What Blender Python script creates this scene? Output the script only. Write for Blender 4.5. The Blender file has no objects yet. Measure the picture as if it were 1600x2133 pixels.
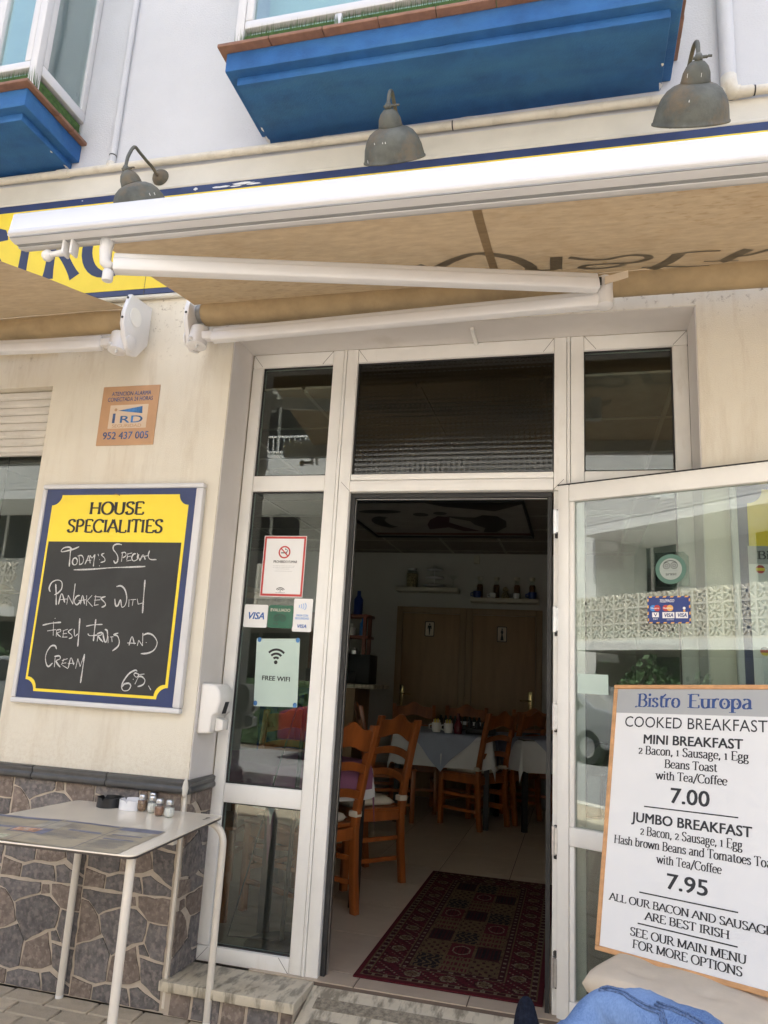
import bpy, bmesh, math, random
from mathutils import Vector, Matrix
random.seed(7)
PI = math.pi
S = bpy.context.scene
C = S.collection

# ------------------------------------------------------------------ camera
cam_d = bpy.data.cameras.new('camera')
cam = bpy.data.objects.new('camera', cam_d); C.objects.link(cam); S.camera = cam
_yaw, _pitch, _roll, _f = -0.25855290333810493, 0.21687222045013324, 0.05506178688956984, 1542.36
def _basis():
    cy, sy, cp, sp = math.cos(_yaw), math.sin(_yaw), math.cos(_pitch), math.sin(_pitch)
    f = Vector((sy*cp, cy*cp, sp)); r = Vector((cy, -sy, 0)); u = r.cross(f)
    cr, sr = math.cos(_roll), math.sin(_roll)
    return r*cr + u*sr, u*cr - r*sr, f
_r, _u, _fw = _basis()
cam.matrix_world = Matrix(((_r.x, _u.x, -_fw.x, 0.0), (_r.y, _u.y, -_fw.y, -3.0856), (_r.z, _u.z, -_fw.z, 1.395), (0, 0, 0, 1)))
cam_d.sensor_fit = 'VERTICAL'; cam_d.sensor_height = 24.0
cam_d.lens = 24.0*_f/2133.0
cam_d.clip_start = 0.05; cam_d.clip_end = 500

# ------------------------------------------------------------------ light
SUN_EL, SUN_AZ = 66.0, 15.0      # degrees; azimuth clockwise from +Y: the sun stands behind the bistro and lights the block opposite
w = bpy.data.worlds.new('World'); S.world = w; w.use_nodes = True
nt = w.node_tree; nt.nodes.clear()
sky = nt.nodes.new('ShaderNodeTexSky'); sky.sky_type = 'NISHITA'; sky.sun_disc = False
sky.sun_elevation = math.radians(SUN_EL); sky.sun_rotation = math.radians(SUN_AZ)
sky.air_density = 1.0; sky.dust_density = 6.0; sky.ozone_density = .6
bg = nt.nodes.new('ShaderNodeBackground'); bg.inputs['Strength'].default_value = 0.15
out = nt.nodes.new('ShaderNodeOutputWorld')
nt.links.new(sky.outputs[0], bg.inputs[0]); nt.links.new(bg.outputs[0], out.inputs[0])
sun_d = bpy.data.lights.new('sun', 'SUN'); sun_d.energy = 3.6; sun_d.angle = math.radians(.6); sun_d.color = (1.0, 0.965, 0.92)
sun = bpy.data.objects.new('sun', sun_d); C.objects.link(sun)
_az, _el = math.radians(SUN_AZ), math.radians(SUN_EL)
sdir = Vector((math.sin(_az)*math.cos(_el), math.cos(_az)*math.cos(_el), math.sin(_el)))
sun.rotation_euler = sdir.to_track_quat('Z', 'Y').to_euler()
S.view_settings.view_transform = 'Standard'; S.view_settings.look = 'None'
S.view_settings.exposure = 1.93; S.view_settings.gamma = 1.0; S.view_settings.use_curve_mapping = False
S.render.engine = 'CYCLES'
S.cycles.max_bounces = 10; S.cycles.transparent_max_bounces = 16; S.cycles.diffuse_bounces = 5

# ------------------------------------------------------------------ materials
def newmat(name):
    m = bpy.data.materials.new(name); m.use_nodes = True
    n = m.node_tree.nodes; b = n['Principled BSDF']; return m, m.node_tree, b
def noise(nt, scale, detail=4, rough=.6, vec=None, stretch=None):
    n = nt.nodes.new('ShaderNodeTexNoise'); n.inputs['Scale'].default_value = scale
    n.inputs['Detail'].default_value = detail; n.inputs['Roughness'].default_value = rough
    tc = nt.nodes.new('ShaderNodeTexCoord')
    if stretch:
        mp = nt.nodes.new('ShaderNodeMapping'); mp.inputs['Scale'].default_value = stretch
        nt.links.new(tc.outputs['Object'], mp.inputs[0]); nt.links.new(mp.outputs[0], n.inputs['Vector'])
    else: nt.links.new(tc.outputs['Object'], n.inputs['Vector'])
    return n
def ramp(nt, src, p0, c0, p1, c1):
    r = nt.nodes.new('ShaderNodeValToRGB'); e = r.color_ramp.elements
    e[0].position = p0; e[0].color = (*c0, 1); e[1].position = p1; e[1].color = (*c1, 1)
    nt.links.new(src, r.inputs[0]); return r
def mixc(nt, a, b, fac):
    m = nt.nodes.new('ShaderNodeMix'); m.data_type = 'RGBA'
    for s, v in ((6, a), (7, b), (0, fac)):
        if isinstance(v, (tuple, list)): m.inputs[s].default_value = (*v, 1)
        elif isinstance(v, (int, float)): m.inputs[s].default_value = v
        else: nt.links.new(v, m.inputs[s])
    return m.outputs[2]
def mat(name, col, rough=.55, var=.10, vscale=6, bump=0.0, bscale=80, metal=0.0, spec=.5, col2=None, c2s=3, c2range=(.5, .7),
        stretch=None, dirt=None, dirtscale=2.5, dirtrange=(.55, .8), dirtstretch=None, coat=0, c2stretch=None, rnd=0.0):
    m, nt, b = newmat(name)
    b.inputs['Roughness'].default_value = rough; b.inputs['Metallic'].default_value = metal
    b.inputs['Specular IOR Level'].default_value = spec
    if coat: b.inputs['Coat Weight'].default_value = coat
    n = noise(nt, vscale, stretch=stretch)
    lo = tuple(c*(1-var) for c in col); hi = tuple(min(1, c*(1+var)) for c in col)
    c = ramp(nt, n.outputs[0], .35, lo, .65, hi).outputs[0]
    if col2:
        n2 = noise(nt, c2s, detail=6, stretch=c2stretch)
        f = ramp(nt, n2.outputs[0], c2range[0], (0, 0, 0), c2range[1], (1, 1, 1)).outputs[0]
        c = mixc(nt, c, col2, f)
    if dirt:
        n3 = noise(nt, dirtscale, detail=8, rough=.7, stretch=dirtstretch)
        f = ramp(nt, n3.outputs[0], dirtrange[0], (0, 0, 0), dirtrange[1], (.75, .75, .75)).outputs[0]
        c = mixc(nt, c, dirt, f)
    if rnd:
        oi = nt.nodes.new('ShaderNodeObjectInfo')
        mr = nt.nodes.new('ShaderNodeMapRange'); mr.inputs[3].default_value = 1-rnd; mr.inputs[4].default_value = 1+rnd
        nt.links.new(oi.outputs['Random'], mr.inputs[0])
        hs = nt.nodes.new('ShaderNodeHueSaturation'); nt.links.new(mr.outputs[0], hs.inputs['Value']); nt.links.new(c, hs.inputs['Color'])
        c = hs.outputs[0]
    nt.links.new(c, b.inputs['Base Color'])
    if bump:
        n4 = noise(nt, bscale, detail=6)
        bp = nt.nodes.new('ShaderNodeBump'); bp.inputs['Strength'].default_value = bump; bp.inputs['Distance'].default_value = .004
        nt.links.new(n4.outputs[0], bp.inputs['Height']); nt.links.new(bp.outputs[0], b.inputs['Normal'])
    return m
def glassmat(name, tint=(.86, .92, .90), base=.08, rough=0.0, pattern=False, wavy=0.0):
    m, nt, b = newmat(name); nt.nodes.remove(b)
    o = nt.nodes['Material Output']
    tr = nt.nodes.new('ShaderNodeBsdfTransparent'); tr.inputs[0].default_value = (*tint, 1)
    gl = nt.nodes.new('ShaderNodeBsdfAnisotropic') if False else nt.nodes.new('ShaderNodeBsdfGlossy')
    gl.inputs['Roughness'].default_value = rough; gl.inputs[0].default_value = (.96, .98, .965, 1)
    lw = nt.nodes.new('ShaderNodeLayerWeight'); lw.inputs[0].default_value = .5
    p = nt.nodes.new('ShaderNodeMath'); p.operation = 'POWER'; p.inputs[1].default_value = 4.0
    nt.links.new(lw.outputs['Facing'], p.inputs[0])
    mr = nt.nodes.new('ShaderNodeMapRange'); mr.inputs[3].default_value = base; mr.inputs[4].default_value = 1
    nt.links.new(p.outputs[0], mr.inputs[0])
    mx = nt.nodes.new('ShaderNodeMixShader')
    nt.links.new(mr.outputs[0], mx.inputs[0]); nt.links.new(tr.outputs[0], mx.inputs[1]); nt.links.new(gl.outputs[0], mx.inputs[2])
    nt.links.new(mx.outputs[0], o.inputs[0])
    tc = nt.nodes.new('ShaderNodeTexCoord')
    bp = nt.nodes.new('ShaderNodeBump'); bp.inputs['Distance'].default_value = .002
    if pattern:
        gl.inputs['Roughness'].default_value = .12; bp.inputs['Strength'].default_value = .22; bp.inputs['Distance'].default_value = .002
        mp = nt.nodes.new('ShaderNodeMapping'); mp.inputs['Scale'].default_value = (125, 1, 125)
        nt.links.new(tc.outputs['Object'], mp.inputs[0])
        sx = nt.nodes.new('ShaderNodeSeparateXYZ'); nt.links.new(mp.outputs[0], sx.inputs[0])
        s1 = nt.nodes.new('ShaderNodeMath'); s1.operation = 'SINE'; nt.links.new(sx.outputs[0], s1.inputs[0])
        s2 = nt.nodes.new('ShaderNodeMath'); s2.operation = 'SINE'; nt.links.new(sx.outputs[2], s2.inputs[0])
        ml = nt.nodes.new('ShaderNodeMath'); ml.operation = 'MULTIPLY'
        for q_, k_ in ((s1, 0), (s2, 1)):
            ab = nt.nodes.new('ShaderNodeMath'); ab.operation = 'ABSOLUTE'; nt.links.new(q_.outputs[0], ab.inputs[0]); nt.links.new(ab.outputs[0], ml.inputs[k_])
        nt.links.new(ml.outputs[0], bp.inputs['Height'])
    else:
        nn = nt.nodes.new('ShaderNodeTexNoise'); nn.inputs['Scale'].default_value = 2.2; nn.inputs['Detail'].default_value = 0
        nt.links.new(tc.outputs['Object'], nn.inputs['Vector']); nt.links.new(nn.outputs[0], bp.inputs['Height'])
        bp.inputs['Strength'].default_value = wavy
        bp.inputs['Distance'].default_value = .02
    nt.links.new(bp.outputs[0], gl.inputs['Normal'])
    return m
def transmat(name, col, trans=.5, rough=.9, stain=(.35, .22, .10), stscale=5):
    m, nt, b = newmat(name)
    o = nt.nodes['Material Output']
    n = noise(nt, 14, detail=6, stretch=(1, 3, 1)); c = ramp(nt, n.outputs[0], .3, tuple(x*.85 for x in col), .7, tuple(min(1, x*1.1) for x in col)).outputs[0]
    n2 = noise(nt, stscale, detail=8, rough=.65)
    f = ramp(nt, n2.outputs[0], .5, (0, 0, 0), .72, (.38, .38, .38)).outputs[0]
    c = mixc(nt, c, stain, f)
    n3 = noise(nt, 38, detail=3, rough=.5, stretch=(.6, 1.6, 1))
    gx = nt.nodes.new('ShaderNodeTexCoord'); sp = nt.nodes.new('ShaderNodeSeparateXYZ'); nt.links.new(gx.outputs['Object'], sp.inputs[0])
    n4 = noise(nt, 1.1, detail=1)
    f4 = ramp(nt, n4.outputs[0], .50, (0, 0, 0), .64, (.5, .5, .5)).outputs[0]
    f3 = ramp(nt, n3.outputs[0], .55, (0, 0, 0), .66, (1, 1, 1)).outputs[0]
    mm = nt.nodes.new('ShaderNodeMath'); mm.operation = 'MULTIPLY'; nt.links.new(f3, mm.inputs[0]); nt.links.new(f4, mm.inputs[1])
    c = mixc(nt, c, tuple(x*.8 for x in stain), mm.outputs[0])
    nt.links.new(c, b.inputs['Base Color']); b.inputs['Roughness'].default_value = rough
    b.inputs['Specular IOR Level'].default_value = .15
    t = nt.nodes.new('ShaderNodeBsdfTranslucent'); nt.links.new(c, t.inputs[0])
    mx = nt.nodes.new('ShaderNodeMixShader'); mx.inputs[0].default_value = trans
    nt.links.new(b.outputs[0], mx.inputs[1]); nt.links.new(t.outputs[0], mx.inputs[2]); nt.links.new(mx.outputs[0], o.inputs[0])
    return m

M = {}
M['wall_low'] = mat('cream_render', (.71, .665, .56), .85, .04, 2, .5, 200, col2=(.62, .54, .42), c2s=1.6, c2range=(.5, .95), c2stretch=(1.6, 1.6, .5),
                    dirt=(.46, .37, .26), dirtscale=3.2, dirtrange=(.52, .85), dirtstretch=(2.2, 2.2, .35), spec=.2)
def wallstain(m):
    # mould specks and run marks just under the fascia, where rain drips behind the awning; rusty splash near the dado
    nt = m.node_tree; b = nt.nodes['Principled BSDF']; src = b.inputs['Base Color'].links[0].from_socket
    tc = nt.nodes.new('ShaderNodeTexCoord'); sp = nt.nodes.new('ShaderNodeSeparateXYZ'); nt.links.new(tc.outputs['Object'], sp.inputs[0])
    def band(a, b_, c, d):
        r1 = nt.nodes.new('ShaderNodeMapRange'); r1.inputs[1].default_value = a; r1.inputs[2].default_value = b_; nt.links.new(sp.outputs[2], r1.inputs[0])
        r2 = nt.nodes.new('ShaderNodeMapRange'); r2.inputs[1].default_value = c; r2.inputs[2].default_value = d; r2.inputs[3].default_value = 1; r2.inputs[4].default_value = 0; nt.links.new(sp.outputs[2], r2.inputs[0])
        mu = nt.nodes.new('ShaderNodeMath'); mu.operation = 'MULTIPLY'; nt.links.new(r1.outputs[0], mu.inputs[0]); nt.links.new(r2.outputs[0], mu.inputs[1]); return mu.outputs[0]
    def times(a, b_):
        mu = nt.nodes.new('ShaderNodeMath'); mu.operation = 'MULTIPLY'; nt.links.new(a, mu.inputs[0]); nt.links.new(b_, mu.inputs[1]); return mu.outputs[0]
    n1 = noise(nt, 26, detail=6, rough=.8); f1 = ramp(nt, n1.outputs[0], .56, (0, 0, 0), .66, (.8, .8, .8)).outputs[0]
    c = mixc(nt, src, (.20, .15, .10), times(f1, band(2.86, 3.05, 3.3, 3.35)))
    n2 = noise(nt, 7, detail=7, rough=.7, stretch=(2.6, 2.6, .22)); f2 = ramp(nt, n2.outputs[0], .52, (0, 0, 0), .80, (.35, .35, .35)).outputs[0]
    c = mixc(nt, c, (.50, .39, .27), times(f2, band(1.6, 2.9, 3.3, 3.35)))
    n3 = noise(nt, 60, detail=5, rough=.8); f3 = ramp(nt, n3.outputs[0], .45, (0, 0, 0), .75, (.6, .6, .6)).outputs[0]
    c = mixc(nt, c, (.52, .43, .31), times(f3, band(.80, .90, .91, 1.15)))
    nt.links.new(c, b.inputs['Base Color'])
wallstain(M['wall_low'])
M['wall_up'] = mat('white_render', (.60, .61, .63), .85, .03, 2, .7, 110, col2=(.55, .555, .565), c2s=1.3, c2range=(.45, .85), spec=.2)
M['reveal'] = mat('grey_white_render', (.66, .63, .60), .8, .04, 3, .3, 200, col2=(.5, .46, .4), c2s=3, c2range=(.6, .9), spec=.2)
M['pvc'] = mat('white_aluminium', (.81, .80, .76), .35, .03, 5, dirt=(.5, .44, .34), dirtscale=3.5, dirtrange=(.6, .95), dirtstretch=(3, 3, .8))
M['pvc_hi'] = mat('bright_white_aluminium', (.63, .63, .635), .25, .02, 3, stretch=(.3, 3, 3))
M['gasket'] = mat('black_rubber', (.02, .02, .02), .5, .1)
M['groove'] = mat('dark_joint', (.10, .09, .08), .8, .1)
M['arm'] = mat('white_enamel', (.72, .715, .71), .28, .03, 4)
M['armgrey'] = mat('grey_metal_core', (.28, .29, .29), .4, .08)
M['blue'] = mat('blue_paint', (.026, .115, .32), .62, .16, 7, .6, 130, col2=(.045, .16, .36), c2s=3, c2range=(.45, .75), c2stretch=(.5, 2, 2), dirt=(.03, .07, .13), dirtscale=4, dirtrange=(.58, .9), spec=.3)
M['terra'] = mat('terracotta', (.25, .13, .085), .7, .15, 20, .3, 60, rnd=.12)
M['pipe'] = mat('cream_painted_pipe', (.66, .62, .53), .6, .06, 12, .3, 90, dirt=(.33, .27, .18), dirtscale=9, dirtrange=(.55, .85))
M['panel'] = mat('cream_band', (.66, .63, .55), .75, .05, 3, .3, 120, dirt=(.4, .36, .28), dirtscale=4, dirtrange=(.65, .95))
M['navy'] = mat('navy_vinyl', (.018, .035, .12), .35, .12, 8)
M['navyink'] = mat('navy_lettering', (.015, .028, .09), .4, .1)
M['yellow'] = mat('yellow_vinyl', (.86, .66, .035), .38, .03, 6)
M['black'] = mat('black_lettering', (.012, .012, .014), .5, .1)
M['ink'] = mat('dark_grey_lettering', (.02, .021, .024), .5, .1)
M['chalkboard'] = mat('chalkboard_black', (.014, .015, .015), .45, .2, 5, col2=(.028, .03, .03), c2s=3, c2range=(.5, .8))
M['chalk'] = mat('white_chalk', (.55, .55, .54), .95, .35, 260, stretch=None)
M['cardboard'] = mat('faded_orange_plate', (.52, .31, .17), .6, .05, 8)
M['cardpale'] = mat('faded_cream_print', (.66, .52, .38), .6, .04, 8)
M['faded_blue'] = mat('faded_blue_print', (.06, .11, .25), .6, .35, 25)
M['midblue'] = mat('mid_blue_print', (.05, .17, .40), .6, .4, 18)
M['faded_br'] = mat('faded_brown_print', (.50, .30, .17), .6, .1, 20)
M['white'] = mat('white_print', (.80, .80, .79), .4, .02, 5)
M['white_pl'] = mat('white_plastic', (.78, .76, .72), .3, .02, 4, dirt=(.6, .52, .4), dirtscale=5, dirtrange=(.65, 1))
M['palegreen'] = mat('pale_green_laminated_paper', (.50, .62, .56), .15, .05, 3)
M['red'] = mat('red_print', (.50, .05, .045), .4, .05)
M['green'] = mat('dark_green_print', (.025, .13, .075), .25, .05)
M['greyink'] = mat('grey_print', (.25, .27, .27), .4, .05)
M['visa'] = mat('visa_blue_print', (.012, .10, .38), .4, .05)
M['orange'] = mat('orange_print', (.80, .42, .10), .4, .05)
M['sticknavy'] = mat('sticker_navy', (.015, .04, .20), .3, .05)
M['stickblue'] = mat('sticker_blue', (.05, .25, .65), .3, .05)
M['stone_d'] = mat('dark_slate_stone', (.140, .130, .126), .8, .28, 26, .9, 60, col2=(.235, .205, .19), c2s=45, c2range=(.48, .62), rnd=.16, spec=.25)
M['stone_b'] = mat('brown_slate_stone', (.19, .152, .128), .8, .25, 26, .9, 60, col2=(.29, .24, .20), c2s=45, c2range=(.5, .62), rnd=.12, spec=.25)
M['grout'] = mat('beige_grout', (.50, .43, .345), .9, .08, 30, .3, 150)
M['cap'] = mat('dark_grey_glazed_tile', (.07, .069, .066), .28, .12, 20, .1, 60)
M['marble'] = mat('grey_veined_marble', (.60, .54, .42), .35, .10, 6, col2=(.25, .22, .165), c2s=7, c2range=(.48, .62), c2stretch=(4, 1.3, 1), dirt=(.22, .175, .12), dirtscale=6, dirtrange=(.5, .8))
M['worn'] = mat('worn_rough_marble', (.27, .235, .175), .85, .35, 60, .8, 120)
M['brick'] = mat('tan_paving_brick', (.53, .445, .325), .85, .12, 18, .6, 120, col2=(.42, .35, .26), c2s=9, c2range=(.5, .8), rnd=.12)
M['brickjoint'] = mat('sandy_dark_joint', (.13, .105, .08), .95, .3, 60, .4, 160)
M['asphalt'] = mat('light_concrete_road', (.245, .245, .245), .9, .25, 60, .6, 200)
M['tiletop'] = mat('off_white_laminate', (.80, .73, .60), .22, .02, 3, coat=.2)
M['edge'] = mat('dark_brown_edge', (.05, .04, .035), .4, .1)
M['leg'] = mat('cream_enamelled_tube', (.70, .65, .56), .35, .04, 6, dirt=(.38, .17, .06), dirtscale=9, dirtrange=(.68, .8))
M['glass'] = glassmat('window_glass', (.80, .86, .84), .065, wavy=.03)
M['doorglass'] = glassmat('door_glass', (.76, .81, .785), .10, wavy=.02)
M['upglass'] = glassmat('bay_window_glass', (.86, .93, .93), .12, wavy=.2)
M['patglass'] = glassmat('patterned_glass', (.34, .35, .31), .055, pattern=True)
M['clear'] = glassmat('clear_glass', (.93, .95, .94), .06, wavy=0)
M['fabric'] = transmat('tan_awning_canvas', (.44, .315, .175), .42)
M['rolled'] = mat('rolled_awning_canvas', (.40, .30, .17), .9, .1, 10, .3, 60, dirt=(.24, .16, .09), dirtscale=4, dirtrange=(.5, .85))
M['greyp'] = transmat('grey_print_on_canvas', (.24, .205, .15), .34, stain=(.16, .13, .09))
M['seam'] = transmat('canvas_seam', (.30, .22, .13), .2)
M['bronze'] = mat('weathered_bronze', (.105, .110, .095), .72, .25, 12, .5, 60, metal=.0, col2=(.19, .135, .075), c2s=7, c2range=(.5, .7), dirt=(.19, .19, .17), dirtscale=30, dirtrange=(.6, .8), dirtstretch=(1, 1, .25))
M['chip'] = mat('white_paint_chip', (.75, .75, .74), .6, .05)
M['pine'] = mat('orange_varnished_pine', (.29, .078, .014), .38, .35, 9, stretch=(1, 1, .12), coat=.3)
M['pine2'] = mat('light_pine_frame', (.62, .33, .14), .45, .14, 30, stretch=(.12, 1, 1))
M['cushion'] = mat('beige_cotton', (.64, .55, .43), .95, .05, 10, .35, 400, spec=.1)
M['cushion_w'] = mat('off_white_cotton', (.60, .55, .46), .95, .05, 10, .35, 300, spec=.1)
M['purple'] = mat('purple_cloth', (.24, .10, .17), .95, .06, 8, spec=.1)
M['cloth_w'] = mat('white_tablecloth', (.62, .62, .62), .95, .03, 8, spec=.1)
M['cloth_b'] = mat('blue_grey_tablecloth', (.33, .36, .45), .95, .05, 8, spec=.1)
M['darkleg'] = mat('black_iron', (.015, .015, .016), .5, .1)
M['floor_t'] = mat('beige_floor_tile', (.47, .385, .295), .30, .06, 3, col2=(.39, .31, .23), c2s=5, c2range=(.5, .8), rnd=.05)
M['floor_j'] = mat('dark_floor_joint', (.12, .09, .07), .9, .1)
M['int_wall'] = mat('interior_white_paint', (.45, .44, .41), .9, .03, 2)
M['ceil'] = mat('interior_ceiling_tile', (.24, .21, .18), .8, .08, 10)
M['ceilj'] = mat('ceiling_grid', (.35, .32, .27), .6, .05)
M['wdoor'] = mat('brown_oak_door', (.30, .19, .10), .5, .12, 4, stretch=(3, 3, .4))
M['wframe'] = mat('brown_oak_frame', (.27, .18, .10), .5, .12, 4, stretch=(3, 3, .4))
M['brass'] = mat('polished_brass', (.70, .55, .28), .25, .1, metal=1.0)
M['steel'] = mat('brushed_steel', (.60, .60, .60), .3, .08, 40, metal=1.0)
M['shelf'] = mat('cream_shelf', (.52, .49, .40), .6, .04)
M['redwood'] = mat('red_brown_shelf_wood', (.20, .055, .03), .5, .15, 12)
M['navyfab'] = mat('navy_knit', (.010, .013, .022), .95, .3, 90, .8, 300, spec=.1)
M['pepper'] = mat('ground_pepper', (.23, .14, .085), .95, .3, 200)
M['pepper2'] = mat('ground_paprika', (.27, .14, .09), .95, .3, 200)
M['salt'] = mat('white_salt', (.75, .73, .68), .95, .08, 200)
M['grass'] = mat('artificial_grass', (.06, .12, .03), .9, .35, 40)
M['hedge'] = mat('dark_green_leaves', (.045, .09, .03), .7, .4, 9)
M['ashblk'] = mat('black_melamine', (.012, .012, .013), .3, .1)
M['ashwht'] = mat('white_melamine', (.78, .78, .79), .25, .02)
M['opp'] = mat('opposite_white_paint', (.78, .77, .73), .85, .04, 1)
M['oppbrick'] = mat('opposite_white_brick', (.70, .69, .65), .9, .05, 2)
M['oppdark'] = mat('opposite_dark_opening', (.03, .032, .035), .5, .2, 2)
M['grillblk'] = mat('cream_breeze_block', (.66, .62, .53), .9, .06, 3)
M['grey'] = mat('grey_header_print', (.42, .43, .43), .5, .02)
M['board'] = mat('white_menu_print', (.80, .80, .79), .35, .015, 3)
M['bluetext'] = mat('blue_title_lettering', (.02, .06, .22), .4, .15, 30)
M['shutter'] = mat('cream_shutter_slat', (.64, .61, .55), .55, .05, 6, dirt=(.25, .19, .13), dirtscale=5, dirtrange=(.6, .9))
def denim():
    m, nt, b = newmat('blue_denim')
    n = noise(nt, 240, detail=2, stretch=(1, 1, .35)); n2 = noise(nt, 5, detail=5)
    c = ramp(nt, n.outputs[0], .2, (.07, .13, .30), .8, (.17, .28, .50)).outputs[0]
    c = mixc(nt, c, (.32, .47, .74), ramp(nt, n2.outputs[0], .42, (0, 0, 0), .72, (.65, .65, .65)).outputs[0])
    nt.links.new(c, b.inputs['Base Color']); b.inputs['Roughness'].default_value = .9; b.inputs['Specular IOR Level'].default_value = .15
    bp = nt.nodes.new('ShaderNodeBump'); bp.inputs['Strength'].default_value = .2; bp.inputs['Distance'].default_value = .001
    nt.links.new(n.outputs[0], bp.inputs['Height']); nt.links.new(bp.outputs[0], b.inputs['Normal'])
    return m
M['denim'] = denim()
M['denimseam'] = mat('pale_denim_seam', (.12, .18, .32), .9, .3, 160, .5, 300, spec=.1)

# ------------------------------------------------------------------ mesh helpers
class MB:
    def __init__(s): s.v = []; s.f = []; s.mi = []; s.cur = 0
    def add(s, vs, fs):
        o = len(s.v); s.v += [tuple(v) for v in vs]; s.f += [tuple(i+o for i in f) for f in fs]; s.mi += [s.cur]*len(fs); return s
    def box(s, x0, x1, y0, y1, z0, z1, T=None):
        vs = [(x, y, z) for x in (x0, x1) for y in (y0, y1) for z in (z0, z1)]
        if T: vs = [T @ Vector(v) for v in vs]
        return s.add(vs, [(0, 1, 3, 2), (4, 6, 7, 5), (0, 4, 5, 1), (2, 3, 7, 6), (0, 2, 6, 4), (1, 5, 7, 3)])
    def tube(s, pts, r, seg=10, caps=True, radii=None):
        pts = [Vector(p) for p in pts]; n = len(pts); rings = []
        up = None
        for i, p in enumerate(pts):
            t = (pts[min(i+1, n-1)]-pts[max(i-1, 0)]).normalized()
            if up is None:
                a = Vector((0, 0, 1)) if abs(t.z) < .9 else Vector((1, 0, 0)); up = (a - t*a.dot(t)).normalized()
            else: up = (up - t*up.dot(t)).normalized()
            b = t.cross(up); rr = radii[i] if radii else r
            rings.append([p + (up*math.cos(2*PI*k/seg) + b*math.sin(2*PI*k/seg))*rr for k in range(seg)])
        vs = [v for R in rings for v in R]; fs = []
        for i in range(n-1):
            for k in range(seg):
                a, b2 = i*seg+k, i*seg+(k+1) % seg; fs.append((a, b2, b2+seg, a+seg))
        if caps: fs.append(tuple(range(seg-1, -1, -1))); fs.append(tuple((n-1)*seg+k for k in range(seg)))
        return s.add(vs, fs)
    def lathe(s, prof, T=None, seg=20, cap=True):
        vs = [(r*math.cos(2*PI*k/seg), r*math.sin(2*PI*k/seg), z) for r, z in prof for k in range(seg)]
        if T: vs = [T @ Vector(v) for v in vs]
        fs = []
        for i in range(len(prof)-1):
            for k in range(seg):
                a, b = i*seg+k, i*seg+(k+1) % seg; fs.append((a, b, b+seg, a+seg))
        if cap: fs.append(tuple(range(seg-1, -1, -1))); fs.append(tuple((len(prof)-1)*seg+k for k in range(seg)))
        return s.add(vs, fs)
    def prism(s, poly, fn, d0, d1):
        # poly 2d; fn(u, v, w) -> 3d; extruded from w=d0 to d1
        n = len(poly)
        vs = [fn(u, v, d0) for u, v in poly] + [fn(u, v, d1) for u, v in poly]
        fs = [tuple(range(n-1, -1, -1)), tuple(range(n, 2*n))]+[(i, (i+1) % n, (i+1) % n+n, i+n) for i in range(n)]
        return s.add(vs, fs)
    def build(s, name, m, parent=None, smooth=False, bevel=0, bseg=2, subd=0):
        me = bpy.data.meshes.new(name); me.from_pydata(s.v, [], s.f); me.update()
        bm = bmesh.new(); bm.from_mesh(me)
        bmesh.ops.recalc_face_normals(bm, faces=bm.faces)
        if bevel:
            es = [e for e in bm.edges if e.is_manifold and e.calc_face_angle(0) > .6]
            bmesh.ops.bevel(bm, geom=es, offset=bevel, segments=bseg, affect='EDGES', profile=.5, clamp_overlap=True)
        bm.to_mesh(me); bm.free()
        ms = m if isinstance(m, (list, tuple)) else [m]
        for q in ms: me.materials.append(q)
        if len(ms) > 1 and not bevel:
            for p, i in zip(me.polygons, s.mi): p.material_index = i
        if smooth:
            for p in me.polygons: p.use_smooth = True
            if bevel or smooth == 'auto':
                me.set_sharp_from_angle(angle=math.radians(38))
        o = bpy.data.objects.new(name, me); C.objects.link(o)
        if parent: o.parent = parent
        if subd:
            md = o.modifiers.new('subd', 'SUBSURF'); md.levels = subd; md.render_levels = subd
        return o
def tag(o, label=None, cat=None, group=None, kind=None):
    if label: o['label'] = label
    if cat: o['category'] = cat
    if group: o['group'] = group
    if kind: o['kind'] = kind
    return o
def thing(name, label, cat, loc=(0, 0, 0), rz=0, group=None):
    o = bpy.data.objects.new(name, None); o.empty_display_size = .1; C.objects.link(o)
    o.location = loc; o.rotation_euler = (0, 0, rz); return tag(o, label, cat, group)
def sub(name, parent):
    o = bpy.data.objects.new(name, None); o.empty_display_size = .05; C.objects.link(o); o.parent = parent; return o
def inst(src, name, parent, loc=(0, 0, 0), rz=0, m=None):
    o = src.copy(); o.name = name; C.objects.link(o); o.parent = parent; o.location = loc; o.rotation_euler = (0, 0, rz); return o
def kids(o): return [c for c in bpy.data.objects if c.parent == o]
def copy_tree(o, parent=None):
    ch = kids(o)
    c = o.copy(); C.objects.link(c); c.parent = parent
    for k in ch: copy_tree(k, c)
    return c
def box(name, m, parent, x0, x1, y0, y1, z0, z1, bevel=0, smooth=False):
    return MB().box(x0, x1, y0, y1, z0, z1).build(name, m, parent, smooth=smooth or bool(bevel), bevel=bevel)

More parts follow.
